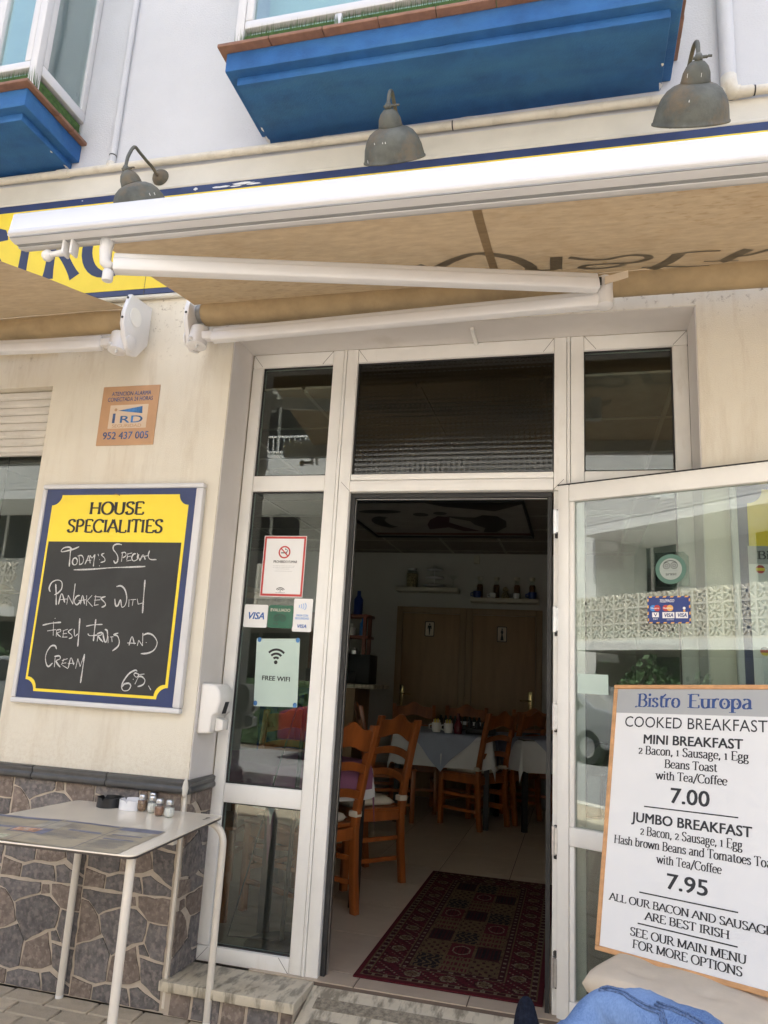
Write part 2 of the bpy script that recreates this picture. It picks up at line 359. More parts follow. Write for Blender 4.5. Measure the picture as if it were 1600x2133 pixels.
# planes for flat print:  P(u, v, w) -> point
def wallplane(y): return lambda u, v, w=0.0: Vector((u, y-w, v))
def flat(name, poly, fn, w, m, parent, th=.0006):
    return MB().prism(poly, fn, w, w+th).build(name, m, parent)
def rect(u0, v0, u1, v1): return [(u0, v0), (u1, v0), (u1, v1), (u0, v1)]
def disc(u, v, r, n=28, ry=None): return [(u+r*math.cos(2*PI*k/n), v+(ry or r)*math.sin(2*PI*k/n)) for k in range(n)]
def roundrect(u0, v0, u1, v1, r, n=5):
    o = []
    for cx, cy, a in ((u1-r, v0+r, -90), (u1-r, v1-r, 0), (u0+r, v1-r, 90), (u0+r, v0+r, 180)):
        o += [(cx+r*math.cos(math.radians(a+90*k/n)), cy+r*math.sin(math.radians(a+90*k/n))) for k in range(n+1)]
    return o
def notched(u0, v0, u1, v1, r, n=7):
    o = []
    for cx, cy, a in ((u1, v0, 180), (u1, v1, 270), (u0, v1, 0), (u0, v0, 90)):
        o += [(cx+r*math.cos(math.radians(a-90*k/n)), cy+r*math.sin(math.radians(a-90*k/n))) for k in range(n+1)]
    return o

_tc = {}
def sans(s, bold=0.0):
    key = (s, bold)
    if key in _tc: return _tc[key]
    cu = bpy.data.curves.new('t', 'FONT'); cu.body = s; cu.size = 1; cu.offset = bold; cu.resolution_u = 3
    ob = bpy.data.objects.new('t', cu); C.objects.link(ob)
    bpy.context.view_layer.update()
    me = bpy.data.meshes.new_from_object(ob)
    vs = [v.co.copy() for v in me.vertices]; fs = [tuple(p.vertices) for p in me.polygons]
    bpy.data.objects.remove(ob); bpy.data.meshes.remove(me); bpy.data.curves.remove(cu)
    _tc[key] = (vs, fs); return vs, fs
def put_sans(s, fn, u0, u1, v, cap, m, parent, w=.002, bold=0.0, name='lettering', slant=0.0):
    vs, fs = sans(s, 0.0); hv, _ = sans('H', 0.0)
    ch = max(q.y for q in hv); x0 = min(q.x for q in vs); x1 = max(q.x for q in vs)
    mb = MB(); k = (u1-u0)/(x1-x0)
    b = bold*cap*1.1; ii = 0
    for du, dv in (((0, 0),) if not bold else ((-b, -b*.4), (b, -b*.4), (-b, b*.4), (b, b*.4), (0, 0))):
        mb.add([fn(u0+b+(q.x-x0)*(k*(1-2*b/(u1-u0)))+slant*q.y*cap/ch+du, v+q.y*cap/ch+dv, w+ii*.00006) for q in vs], fs); ii += 1
    return mb.build(name, m, parent)

# a small stroke font with a broad pen: serif and flared faces
def arc(cx, cy, rx, ry, a0, a1, n=14): return [(cx+rx*math.cos(math.radians(a0+(a1-a0)*k/n)), cy+ry*math.sin(math.radians(a0+(a1-a0)*k/n))) for k in range(n+1)]
def stem(x, y0=0, y1=1, s=3): return ('l', [(x, y0), (x, y1)], s)     # s bit0: serif at start, bit1: serif at end
def GL():
    X = .62
    g = {}
    g['A'] = (.70, [('l', [(.02, 0), (.35, 1)], 1), ('l', [(.35, 1), (.68, 0)], 2), ('l', [(.14, .36), (.56, .36)], 0)])
    g['B'] = (.62, [stem(.12), ('l', [(.12, 1), (.30, 1)], 0), ('c', arc(.30, .76, .20, .24, 90, -90), 0), ('l', [(.12, .52), (.32, .52)], 0), ('c', arc(.32, .26, .23, .26, 90, -90), 0), ('l', [(.12, 0), (.32, 0)], 0)])
    g['C'] = (.68, [('c', arc(.38, .5, .34, .5, 45, 315, 22), 0), ('l', [(.62, .98), (.62, .74)], 0)])
    g['D'] = (.72, [stem(.12), ('l', [(.12, 1), (.30, 1)], 0), ('c', arc(.30, .5, .36, .5, 90, -90, 18), 0), ('l', [(.12, 0), (.30, 0)], 0)])
    g['E'] = (.60, [stem(.12), ('l', [(.12, 1), (.52, 1), (.52, .84)], 0), ('l', [(.12, .52), (.42, .52)], 0), ('l', [(.12, 0), (.55, 0), (.55, .2)], 0)])
    g['F'] = (.56, [stem(.12), ('l', [(.12, 1), (.52, 1), (.52, .84)], 0), ('l', [(.12, .52), (.42, .52)], 0)])
    g['G'] = (.74, [('c', arc(.40, .5, .35, .5, 45, 330, 22), 0), ('l', [(.66, 0.06), (.66, .42)], 2), ('l', [(.63, .98), (.63, .74)], 0)])
    g['H'] = (.74, [stem(.12), stem(.62), ('l', [(.12, .52), (.62, .52)], 0)])
    g['I'] = (.28, [stem(.14)])
    g['L'] = (.56, [stem(.12), ('l', [(.12, 0), (.52, 0), (.52, .2)], 0)])
    g['M'] = (.88, [('l', [(.12, 0), (.12, 1)], 3), ('l', [(.12, 1), (.44, .08)], 0), ('l', [(.44, .08), (.76, 1)], 0), ('l', [(.76, 1), (.76, 0)], 3)])
    g['N'] = (.76, [('l', [(.12, 0), (.12, 1)], 3), ('l', [(.12, 1), (.64, 0)], 0), ('l', [(.64, 0), (.64, 1)], 2)])
    g['O'] = (.76, [('c', arc(.38, .5, .33, .5, 0, 360, 30), 0)])
    g['P'] = (.60, [stem(.12), ('l', [(.12, 1), (.30, 1)], 0), ('c', arc(.30, .74, .22, .26, 90, -90), 0), ('l', [(.12, .48), (.30, .48)], 0)])
    g['R'] = (.66, [stem(.12), ('l', [(.12, 1), (.30, 1)], 0), ('c', arc(.30, .75, .21, .25, 90, -90), 0), ('l', [(.12, .5), (.30, .5)], 0), ('l', [(.30, .5), (.62, 0)], 2)])
    g['S'] = (.54, [('c', [(.45, .80), (.42, .95), (.28, 1.0), (.13, .93), (.08, .78), (.15, .62), (.28, .53), (.42, .42), (.47, .26), (.41, .08), (.26, 0), (.12, .05), (.07, .22)], 0)])
    g['T'] = (.62, [stem(.31, 0, 1, 1), ('l', [(.03, .84), (.03, 1), (.59, 1), (.59, .84)], 0)])
    g['U'] = (.72, [('c', [(.12, 1), (.12, .35), (.16, .12), (.36, 0), (.54, .1), (.60, .35), (.60, 1)], 4)])
    g['V'] = (.70, [('l', [(.03, 1), (.35, 0)], 1), ('l', [(.35, 0), (.66, 1)], 2)])
    g['W'] = (.98, [('l', [(.03, 1), (.28, 0)], 1), ('l', [(.28, 0), (.49, .95)], 0), ('l', [(.49, .95), (.70, 0)], 0), ('l', [(.70, 0), (.94, 1)], 2)])
    g['Y'] = (.66, [('l', [(.03, 1), (.33, .48)], 1), ('l', [(.33, .48), (.63, 1)], 2), ('l', [(.33, .48), (.33, 0)], 2)])
    h = .68
    g['a'] = (.50, [('c', [(.10, h-.08), (.16, h-.01), (.26, h), (.36, h-.08), (.38, h-.2), (.38, .12), (.42, .02), (.49, .03)], 0), ('c', [(.38, h*.58), (.20, h*.50), (.09, h*.30), (.11, .05), (.22, 0), (.33, .06), (.38, .15)], 0)])
    g['b'] = (.54, [('l', [(.10, 0), (.10, 1)], 2), ('c', arc(.27, h/2, .19, h/2, 160, -160, 22), 0)])
    g['c'] = (.46, [('c', arc(.27, h/2, .20, h/2, 45, 315, 20), 0)])
    g['d'] = (.56, [('l', [(.44, 0), (.44, 1)], 2), ('c', arc(.26, h/2, .20, h/2, 20, 340, 22), 0)])
    g['e'] = (.48, [('c', [(.07, h*.55), (.43, h*.55), (.41, h*.82), (.27, h), (.12, h*.85), (.06, h*.5), (.11, h*.14), (.27, 0), (.42, h*.16)], 0)])
    g['f'] = (.34, [('c', [(.38, .93), (.30, 1.0), (.20, .95), (.16, .80), (.16, .3), (.16, 0)], 8), ('l', [(.04, h), (.32, h)], 0)])
    g['g'] = (.50, [('c', arc(.23, h*.68, .15, h*.31, 0, 360, 20), 0), ('c', [(.14, h*.40), (.09, h*.22), (.16, .06), (.34, .03), (.44, -.08), (.38, -.25), (.22, -.30), (.08, -.22), (.08, -.08), (.16, .04)], 0), ('l', [(.33, h*.92), (.46, h*.98)], 0)])
    g['h'] = (.56, [('l', [(.11, 0), (.11, 1)], 3), ('c', [(.11, h*.72), (.20, h*.95), (.32, h), (.42, h*.85), (.43, h*.5), (.43, 0)], 8)])
    g['i'] = (.27, [('l', [(.13, 0), (.13, h)], 3), ('o', [(.12, .93)], 0)])
    g['m'] = (.84, [('l', [(.11, 0), (.11, h)], 3), ('c', [(.11, h*.72), (.20, h*.95), (.31, h), (.40, h*.85), (.41, h*.5), (.41, 0)], 8), ('c', [(.41, h*.72), (.50, h*.95), (.61, h), (.70, h*.85), (.71, h*.5), (.71, 0)], 8)])
    g['n'] = (.56, [('l', [(.11, 0), (.11, h)], 3), ('c', [(.11, h*.72), (.20, h*.95), (.32, h), (.42, h*.85), (.43, h*.5), (.43, 0)], 8)])
    g['o'] = (.52, [('c', arc(.26, h/2, .20, h/2, 0, 360, 24), 0)])
    g['p'] = (.54, [('l', [(.11, -.30), (.11, h)], 3), ('c', arc(.28, h/2, .19, h/2, 160, -160, 22), 0)])
    g['r'] = (.40, [('l', [(.11, 0), (.11, h)], 3), ('c', [(.11, h*.68), (.20, h*.92), (.30, h), (.37, h*.9)], 0)])
    g['s'] = (.40, [('c', [(.33, h*.78), (.28, h*.96), (.19, h), (.09, h*.9), (.08, h*.7), (.18, h*.56), (.30, h*.42), (.34, h*.22), (.28, .04), (.18, 0), (.08, .05), (.06, h*.22)], 0)])
    g['t'] = (.36, [('c', [(.16, .86), (.16, .3), (.18, .08), (.26, 0), (.34, .06)], 0), ('l', [(.04, h), (.32, h)], 0)])
    g['u'] = (.56, [('c', [(.11, h), (.11, .25), (.17, .05), (.28, 0), (.40, .08), (.43, .2)], 4), ('l', [(.43, h), (.43, 0)], 3)])
    g['w'] = (.76, [('l', [(.03, h), (.21, 0)], 1), ('l', [(.21, 0), (.37, h*.95)], 0), ('l', [(.37, h*.95), (.54, 0)], 0), ('l', [(.54, 0), (.72, h)], 2)])
    g['1'] = (.38, [('l', [(.19, 0), (.19, .70)], 1), ('l', [(.19, .68), (.07, .6)], 0)])
    g['2'] = (.50, [('c', [(.08, .55), (.14, .67), (.25, .70), (.37, .63), (.39, .5), (.30, .32), (.08, .03)], 0), ('l', [(.08, .03), (.42, .03), (.44, .15)], 0)])
    g[','] = (.24, [('l', [(.12, .06), (.07, -.14)], 0), ('o', [(.12, .05)], 0)])
    g['/'] = (.44, [('l', [(.03, -.15), (.42, 1.05)], 0)])
    g[' '] = (.28, [])
    return g
GLY = GL()
def smoothpts(p, n=4):
    if len(p) < 3: return p
    o = []
    for i in range(len(p)-1):
        p0, p1, p2, p3 = p[max(i-1, 0)], p[i], p[i+1], p[min(i+2, len(p)-1)]
        for k in range(n):
            t = k/n
            o.append(tuple(.5*((2*p1[j])+(-p0[j]+p2[j])*t+(2*p0[j]-5*p1[j]+4*p2[j]-p3[j])*t*t+(-p0[j]+3*p1[j]-3*p2[j]+p3[j])*t**3) for j in (0, 1)))
    o.append(p[-1]); return o
def strokemesh(mb, pts, fn, wd, w):
    # pts 2d in plane coords, wd(dx, dy, t) -> width
    n = len(pts)
    L, R = [], []
    for i in range(n):
        a, b = pts[max(i-1, 0)], pts[min(i+1, n-1)]
        dx, dy = b[0]-a[0], b[1]-a[1]; l = math.hypot(dx, dy) or 1e-9; dx /= l; dy /= l
        k = wd(dx, dy, i/(n-1) if n > 1 else 0)/2
        L.append(fn(pts[i][0]-dy*k, pts[i][1]+dx*k, w)); R.append(fn(pts[i][0]+dy*k, pts[i][1]-dx*k, w))
    mb.add(L+R, [(i, i+1, n+i+1, n+i) for i in range(n-1)])
def put_pen(s, fn, u0, u1, v, cap, m, parent, w=.002, thick=.13, thin=.045, serif=.085, name='lettering', slant=0.0, flare=0.0):
    adv = sum(GLY[c][0] for c in s); kx = (u1-u0)/adv; ky = cap; x = 0; mb = MB(); layer = 0
    def P2(a, b): return (u0+(x+a)*kx+slant*b*ky, v+b*ky)
    asp = kx/ky
    for ch in s:
        ad, strokes = GLY[ch]
        for typ, pts, sf in strokes:
            layer += 1; ww = w+(layer % 5)*.00012
            if typ == 'o':
                q = P2(*pts[0]); r = thick*.62
                mb.add([fn(q[0]+r*kx*math.cos(t*PI/4), q[1]+r*kx*math.sin(t*PI/4), ww) for t in range(8)], [tuple(range(8))]); continue
            pp = smoothpts(pts, 2) if (typ == 'c' and len(pts) < 14) else pts
            if flare and typ == 'l' and len(pts) == 2: pp = [(pts[0][0]+(pts[1][0]-pts[0][0])*t/6, pts[0][1]+(pts[1][1]-pts[0][1])*t/6) for t in range(7)]
            q = [P2(a, b) for a, b in pp]
            if typ == 'l' and len(pts) > 2:
                for a, b in zip(q[:-1], q[1:]): strokemesh(mb, [a, b], fn, lambda dx, dy, t: (thin+(thick-thin)*abs(dy)*.35)*kx*1.1, ww)
            else:
                strokemesh(mb, q, fn, lambda dx, dy, t: ((thin+(thick-thin)*min(1, abs(dy)*1.05))*(1+flare*(abs(2*t-1)**3)))*kx, ww)
            if serif:
                ends = []
                if typ == 'l' and sf & 1: ends.append(pts[0])
                if typ == 'l' and sf & 2: ends.append(pts[-1])
                if typ == 'c' and sf == 4: ends += [pts[0]]+([pts[-1]] if pts[-1][1] > .6 else [])
                if typ == 'c' and sf == 8: ends.append(pts[-1])
                for ex, ey in ends:
                    sgn = -1 if ey > .3 else 1
                    a = P2(ex-thick*.5-serif, ey); b = P2(ex+thick*.5+serif, ey)
                    h = thin*.9*kx*sgn
                    mb.add([fn(a[0], a[1], ww+.0001), fn(b[0], b[1], ww+.0001), fn(b[0], b[1]+h, ww+.0001), fn(a[0], a[1]+h, ww+.0001)], [(0, 1, 2, 3)])
        x += ad
    return mb.build(name, m, parent)
CHALK=[[(-2.319,1.922),(-2.345,1.911),(-2.379,1.902),(-2.411,1.896),(-2.415,1.904),(-2.401,1.916),(-2.374,1.919),(-2.357,1.909)],[(-2.365,1.917),(-2.362,1.878),(-2.358,1.825)],[(-2.34,1.867),(-2.344,1.847),(-2.335,1.834),(-2.32,1.837),(-2.318,1.856),(-2.33,1.867),(-2.339,1.863)],[(-2.312,1.878),(-2.302,1.835)],[(-2.319,1.876),(-2.297,1.879),(-2.284,1.861),(-2.288,1.841),(-2.304,1.834)],[(-2.273,1.837),(-2.264,1.861),(-2.259,1.879),(-2.244,1.842)],[(-2.27,1.855),(-2.241,1.857)],[(-2.252,1.881),(-2.238,1.868),(-2.225,1.886)],[(-2.225,1.886),(-2.226,1.853),(-2.225,1.827)],[(-2.209,1.888),(-2.204,1.878)],[(-2.175,1.892),(-2.189,1.884),(-2.171,1.869),(-2.167,1.854),(-2.188,1.847)],[(-2.197,1.862),(-2.196,1.859)],[(-2.193,1.832),(-2.191,1.829)],[(-2.086,1.934),(-2.111,1.937),(-2.129,1.929),(-2.129,1.911),(-2.112,1.894),(-2.099,1.875),(-2.098,1.853),(-2.109,1.846),(-2.119,1.857)],[(-2.077,1.899),(-2.076,1.853)],[(-2.083,1.894),(-2.063,1.897),(-2.056,1.882),(-2.072,1.871)],[(-2.046,1.893),(-2.049,1.862)],[(-2.05,1.89),(-2.025,1.895)],[(-2.051,1.875),(-2.03,1.88)],[(-2.05,1.856),(-2.024,1.861)],[(-2.005,1.891),(-2.017,1.889),(-2.024,1.871),(-2.012,1.857),(-1.994,1.865),(-1.994,1.88),(-1.987,1.887)],[(-1.998,1.895),(-1.979,1.858)],[(-1.979,1.858),(-1.966,1.887),(-1.951,1.864)],[(-1.972,1.876),(-1.935,1.885)],[(-1.934,1.907),(-1.938,1.883),(-1.925,1.866),(-1.892,1.865)],[(-2.33,1.809),(-2.229,1.814),(-2.123,1.823),(-2.036,1.827),(-1.946,1.832)],[(-2.443,1.701),(-2.452,1.718),(-2.443,1.745),(-2.415,1.758),(-2.388,1.75),(-2.382,1.72),(-2.397,1.698),(-2.417,1.687)],[(-2.419,1.739),(-2.407,1.685),(-2.399,1.639)],[(-2.387,1.642),(-2.378,1.694),(-2.354,1.652)],[(-2.383,1.664),(-2.344,1.669)],[(-2.341,1.643),(-2.34,1.687)],[(-2.34,1.687),(-2.308,1.645)],[(-2.308,1.645),(-2.311,1.743)],[(-2.276,1.688),(-2.294,1.681),(-2.302,1.658),(-2.285,1.643),(-2.266,1.663)],[(-2.266,1.646),(-2.261,1.689),(-2.244,1.647)],[(-2.279,1.663),(-2.24,1.668)],[(-2.239,1.689),(-2.233,1.641)],[(-2.21,1.69),(-2.232,1.664)],[(-2.232,1.664),(-2.199,1.637)],[(-2.19,1.691),(-2.19,1.644)],[(-2.196,1.684),(-2.16,1.683)],[(-2.194,1.667),(-2.163,1.67)],[(-2.192,1.643),(-2.169,1.647)],[(-2.136,1.686),(-2.159,1.677),(-2.136,1.658),(-2.132,1.644),(-2.15,1.635)],[(-2.086,1.677),(-2.077,1.647),(-2.065,1.646),(-2.055,1.673),(-2.043,1.64),(-2.027,1.649),(-2.023,1.682),(-2.038,1.72),(-2.062,1.738),(-2.085,1.734)],[(-2.01,1.677),(-2.007,1.642)],[(-1.988,1.675),(-1.989,1.648)],[(-2.002,1.675),(-1.974,1.677)],[(-1.968,1.68),(-1.959,1.655)],[(-1.959,1.655),(-1.93,1.664)],[(-1.939,1.769),(-1.936,1.706),(-1.931,1.615)],[(-2.457,1.541),(-2.409,1.552),(-2.358,1.558)],[(-2.399,1.56),(-2.39,1.494)],[(-2.427,1.515),(-2.381,1.523)],[(-2.395,1.577),(-2.393,1.574)],[(-2.376,1.522),(-2.373,1.491)],[(-2.378,1.52),(-2.357,1.524),(-2.353,1.515),(-2.371,1.506),(-2.348,1.49)],[(-2.337,1.522),(-2.336,1.49)],[(-2.341,1.519),(-2.315,1.527)],[(-2.34,1.505),(-2.317,1.508)],[(-2.342,1.489),(-2.312,1.491)],[(-2.291,1.53),(-2.311,1.516),(-2.291,1.502),(-2.287,1.49),(-2.303,1.484)],[(-2.281,1.53),(-2.273,1.497),(-2.258,1.508)],[(-2.259,1.58),(-2.253,1.514),(-2.249,1.45)],[(-2.219,1.545),(-2.178,1.553),(-2.133,1.556)],[(-2.172,1.579),(-2.171,1.526),(-2.169,1.478)],[(-2.204,1.511),(-2.192,1.502),(-2.154,1.506)],[(-2.15,1.512),(-2.149,1.477)],[(-2.155,1.512),(-2.132,1.519),(-2.13,1.509),(-2.146,1.5),(-2.118,1.476)],[(-2.125,1.519),(-2.112,1.483),(-2.101,1.477),(-2.098,1.504),(-2.104,1.528),(-2.117,1.534)],[(-2.095,1.504),(-2.09,1.472)],[(-2.076,1.501),(-2.07,1.478)],[(-2.084,1.5),(-2.067,1.502)],[(-2.044,1.52),(-2.066,1.511),(-2.046,1.506),(-2.033,1.482),(-2.037,1.459),(-2.062,1.438)],[(-1.98,1.466),(-1.97,1.507),(-1.953,1.473)],[(-1.99,1.477),(-1.946,1.477)],[(-1.937,1.466),(-1.933,1.492)],[(-1.933,1.492),(-1.91,1.467)],[(-1.91,1.467),(-1.916,1.525)],[(-1.895,1.484),(-1.891,1.482)],[(-1.914,1.515),(-1.89,1.524),(-1.861,1.515),(-1.838,1.486),(-1.848,1.453),(-1.878,1.436),(-1.914,1.432)],[(-2.361,1.433),(-2.373,1.448),(-2.395,1.444),(-2.412,1.416),(-2.414,1.386),(-2.402,1.358),(-2.389,1.352),(-2.372,1.368)],[(-2.362,1.399),(-2.359,1.35)],[(-2.367,1.399),(-2.341,1.402),(-2.334,1.39),(-2.354,1.377),(-2.327,1.351)],[(-2.312,1.391),(-2.322,1.362)],[(-2.323,1.382),(-2.293,1.392)],[(-2.32,1.368),(-2.297,1.373)],[(-2.316,1.36),(-2.285,1.347)],[(-2.283,1.349),(-2.276,1.397),(-2.256,1.365)],[(-2.289,1.37),(-2.253,1.373)],[(-2.244,1.349),(-2.239,1.395)],[(-2.239,1.395),(-2.221,1.359)],[(-2.221,1.359),(-2.207,1.417)],[(-2.207,1.417),(-2.206,1.368),(-2.207,1.286)],[(-1.921,1.353),(-1.933,1.357),(-1.961,1.341),(-1.984,1.308),(-1.991,1.282),(-1.98,1.265),(-1.955,1.268),(-1.945,1.287),(-1.957,1.298),(-1.98,1.293),(-1.987,1.28)],[(-1.938,1.318),(-1.935,1.316)],[(-1.915,1.342),(-1.93,1.345),(-1.935,1.337),(-1.922,1.327),(-1.912,1.334),(-1.916,1.344)],[(-1.911,1.33),(-1.925,1.296)],[(-1.883,1.343),(-1.91,1.339)],[(-1.914,1.33),(-1.895,1.331),(-1.877,1.316),(-1.884,1.296),(-1.91,1.286)],[(-1.856,1.293),(-1.841,1.275)]]
STONES=[('d',[(0.019,0.972),(0.5,0.974),(0.507,0.9),(0.481,0.874),(0.253,0.793),(0.223,0.77),(0.102,0.879),(0.016,0.902)]),('b',[(0.012,0.874),(0.088,0.863),(0.209,0.747),(0.265,0.591),(0.158,0.528),(0.021,0.484)]),('d',[(0.247,0.758),(0.291,0.784),(0.516,0.858),(0.628,0.851),(0.756,0.767),(0.753,0.658),(0.73,0.584),(0.628,0.556),(0.421,0.428),(0.323,0.57),(0.281,0.612)]),('b',[(0.533,0.963),(0.602,0.967),(0.619,0.891),(0.53,0.877)]),('b',[(0.647,0.977),(0.988,0.988),(0.988,0.77),(0.779,0.777),(0.66,0.884)]),('d',[(0.798,0.751),(0.988,0.747),(0.988,0.44),(0.847,0.46),(0.772,0.581)]),('d',[(0.705,0.544),(0.756,0.56),(0.826,0.465),(0.726,0.472)]),('b',[(0.433,0.409),(0.667,0.526),(0.726,0.351),(0.756,0.251),(0.66,0.205),(0.407,0.191)]),('d',[(0.735,0.437),(0.988,0.407),(0.988,0.116),(0.779,0.235)]),('d',[(0.019,0.453),(0.3,0.558),(0.393,0.426),(0.384,0.191),(0.286,0.16),(0.035,0.202)]),('b',[(0.019,0.174),(0.24,0.133),(0.237,0.012),(0.012,0.012)]),('d',[(0.267,0.116),(0.386,0.158),(0.619,0.153),(0.665,0.012),(0.265,0.012)]),('d',[(0.663,0.158),(0.747,0.181),(0.988,0.077),(0.988,0.019),(0.691,0.012)])]
F = .135       # interior floor level
# ------------------------------------------------------------------ setting outside
def struct(o): o['kind'] = 'structure'; return o
gm = MB(); gm.add([(-60, -60, -.03), (60, -60, -.03), (60, .3, -.03), (-60, .3, -.03)], [(0, 1, 2, 3)])
struct(gm.build('ground', M['brickjoint']))
rd = MB(); rd.box(-60, 60, -9.4, -4.6, -.10, -.02)
struct(rd.build('road', M['asphalt']))
kb = MB()
for i in range(60): kb.box(-30+i*1.0, -30+i*1.0+.99, -4.6, -4.45, -.05, .0)
struct(kb.build('kerb', M['panel'], bevel=.01))
pv = sub('pavement', None); struct(pv)
bmesh_ = MB().box(-.100, .100, -.049, .049, -.05, 0)
b0 = bmesh_.build('brick', M['brick'], pv, bevel=.005, bseg=1, smooth=True)
first = True; far = MB()
for j in range(43):
    y = -.055-j*.104
    for i in range(-62, 26):
        x = i*.206+(.103 if j % 2 else 0)+.04
        dz = random.uniform(-.0025, .0015)
        if -2.95 < x < 1.0 and j < 12:
            if first: b0.location = (x, y, dz); first = False
            else: inst(b0, 'brick', pv, (x, y, dz), random.uniform(-.012, .012))
        elif j < 42:
            far.box(x-.100, x+.100, y-.049, y+.049, -.03, dz)
o = far.build('distant_bricks', M['brick'], pv); o['kind'] = 'stuff'

# ------------------------------------------------------------------ the bistro building
B = thing('bistro_building', 'cream and white rendered bistro front with blue bay windows above a glazed doorway', 'building', (0, 0, 0))
XL, XR = -5.2, 3.4
wl = MB()
wl.box(-2.64, -1.63, 0, .25, .90, 2.993)
wl.box(-2.64, -1.63, .012, .25, 0, .90)
wl.box(XL, -2.64, .012, .25, 0, .90)
wl.box(XL, -4.6, 0, .25, .90, 2.993)
wl.box(.497, XR, 0, .25, .90, 2.993)
wl.box(.497, XR, .012, .25, 0, .90)
wl.box(XL, XR, 0, .25, 2.993, 3.89)
wl.build('wall', M['wall_low'], B)
box('wall', M['wall_up'], B, XL, XR, 0, .25, 3.89, 7.2)
box('wall', M['wall_up'], B, XL, XR, .255, 6.0, 3.25, 9.0)  # unseen upper storeys, added high and deep to keep the sun out
for a, b in ((-22, XL-.002), (XR+.002, 20)):
    sun_block = MB(); sun_block.box(a, b, 0, 6.0, 0, 9.0); sun_block.build('wall', M['wall_up'], B)  # unseen end blocks, added so no sun passes beside the building
# soffit and reveals greyer than the wall, 2 mm proud
rv = MB(); rv.box(-1.632, -1.626, .006, .224, .90, 2.9928); rv.box(.492, .499, .006, .224, .14, 2.9928); rv.box(-1.626, .492, .004, .224, 2.990, 2.995)
rv.build('door_reveal', M['reveal'], B)

# stone cladding: printed tiles of slate pieces, each piece proud of its grout
SC = sub('stone_cladding', B)
for a_, b_ in ((-5.2, -1.63), (.497, XR)): box('grout', M['grout'], SC, a_, b_, .002, .0118, 0, .855)
def stone_protos():
    out = []
    for k, p in STONES:
        cx = sum(q[0] for q in p)/len(p); cy = sum(q[1] for q in p)/len(p)
        # roughen each edge
        p = [(cx+(q[0]-cx)*1.03, cy+(q[1]-cy)*1.03) for q in p]
        p = [(min(max(a_, .010), .990), min(max(b_, .010), .990)) for a_, b_ in p]
        pts = []
        for i in range(len(p)):
            a, b = p[i], p[(i+1) % len(p)]
            pts.append(a); l = math.hypot(b[0]-a[0], b[1]-a[1])
            if l > .12:
                nn = int(l/.07)
                for t in range(1, nn):
                    f = t/nn; j = random.uniform(-.008, .008)
                    pts.append((a[0]+(b[0]-a[0])*f-(b[1]-a[1])/l*j, a[1]+(b[1]-a[1])*f+(b[0]-a[0])/l*j))
        ins = [(cx+(q[0]-cx)*.995, cy+(q[1]-cy)*.995) for q in pts]
        n = len(pts); mb = MB()
        f = .43
        vs = [(q[0]*f, .004, q[1]*f) for q in pts]+[(q[0]*f, -.003, q[1]*f) for q in ins]
        mb.add(vs, [tuple(range(n, 2*n))]+[(i, (i+1) % n, (i+1) % n+n, i+n) for i in range(n)])
        out.append((k, mb))
    return out
SP = []
for k, mb in stone_protos():
    me_o = mb.build('stone', M['stone_d' if k == 'd' else 'stone_b'], SC); SP.append(me_o)
def place_tile(x, z, origin_y=0.0, rz=0, zmax=9, first=False, xo=None):
    for o in SP:
        if first: o.location = (x, origin_y, z)
        else: inst(o, 'stone', SC, (x, origin_y, z), rz)
place_tile(-2.078, 0, first=True)
for x, z in ((-2.078, .428), (-2.507, 0), (-2.507, .428), (-2.937, 0), (-2.937, .428), (.51, 0), (.51, .428), (.94, 0), (.94, .428)): place_tile(x, z)
# reveal side (faces +x)
gr2 = MB(); gr2.box(-1.638, -1.6265, .01, .26, 0, .855); gr2.build('grout', M['grout'], SC)
for z in (0, .428):
    for o in SP:
        xs = [v.co.x for v in o.data.vertices]
        if min(xs) > .2 or max(xs) < .215:
            c = o.copy(); C.objects.link(c); c.parent = SC
            c.rotation_euler = (0, 0, PI/2); c.location = (-1.623, (0 if max(xs) < .215 else -.2)+.008, z)
# grey glazed dado moulding
CP = sub('dado_moulding', B)
prof = [(.012, .845), (-.018, .848), (-.030, .858), (-.030, .872), (-.022, .880), (-.026, .890), (-.026, .900), (-.014, .907), (.012, .908)]
def cap_piece(x0, x1):
    return MB().prism(prof, lambda u, v, w_: Vector((w_, u, v)), x0, x1).build('moulding_tile', M['cap'], CP, smooth='auto', bevel=.0015, bseg=1)
xx = [-5.1, -4.7, -4.31, -3.92, -3.55, -3.17, -2.785, -2.402, -2.016, -1.634]
for a, b in zip(xx[:-1], xx[1:]): cap_piece(a+.002, b-.002)
for a, b in ((.50, .88), (.882, 1.27), (1.272, 1.65)): cap_piece(a, b)
MB().prism(prof, lambda u, v, w_: Vector((-1.63-u-.004, w_, v)), -.012, .222).build('moulding_tile', M['cap'], CP, smooth='auto', bevel=.0015, bseg=1)
MB().lathe([(.004, .835), (.012, .85), (.015, .875), (.010, .90), (.004, .915)], Matrix.Translation((-1.628, -.018, 0)), 8).build('plaster_blob', M['panel'], CP, smooth=True)
box('corner_trim', M['leg'], B, -1.640, -1.626, -.006, .006, .02, .842, bevel=.003)

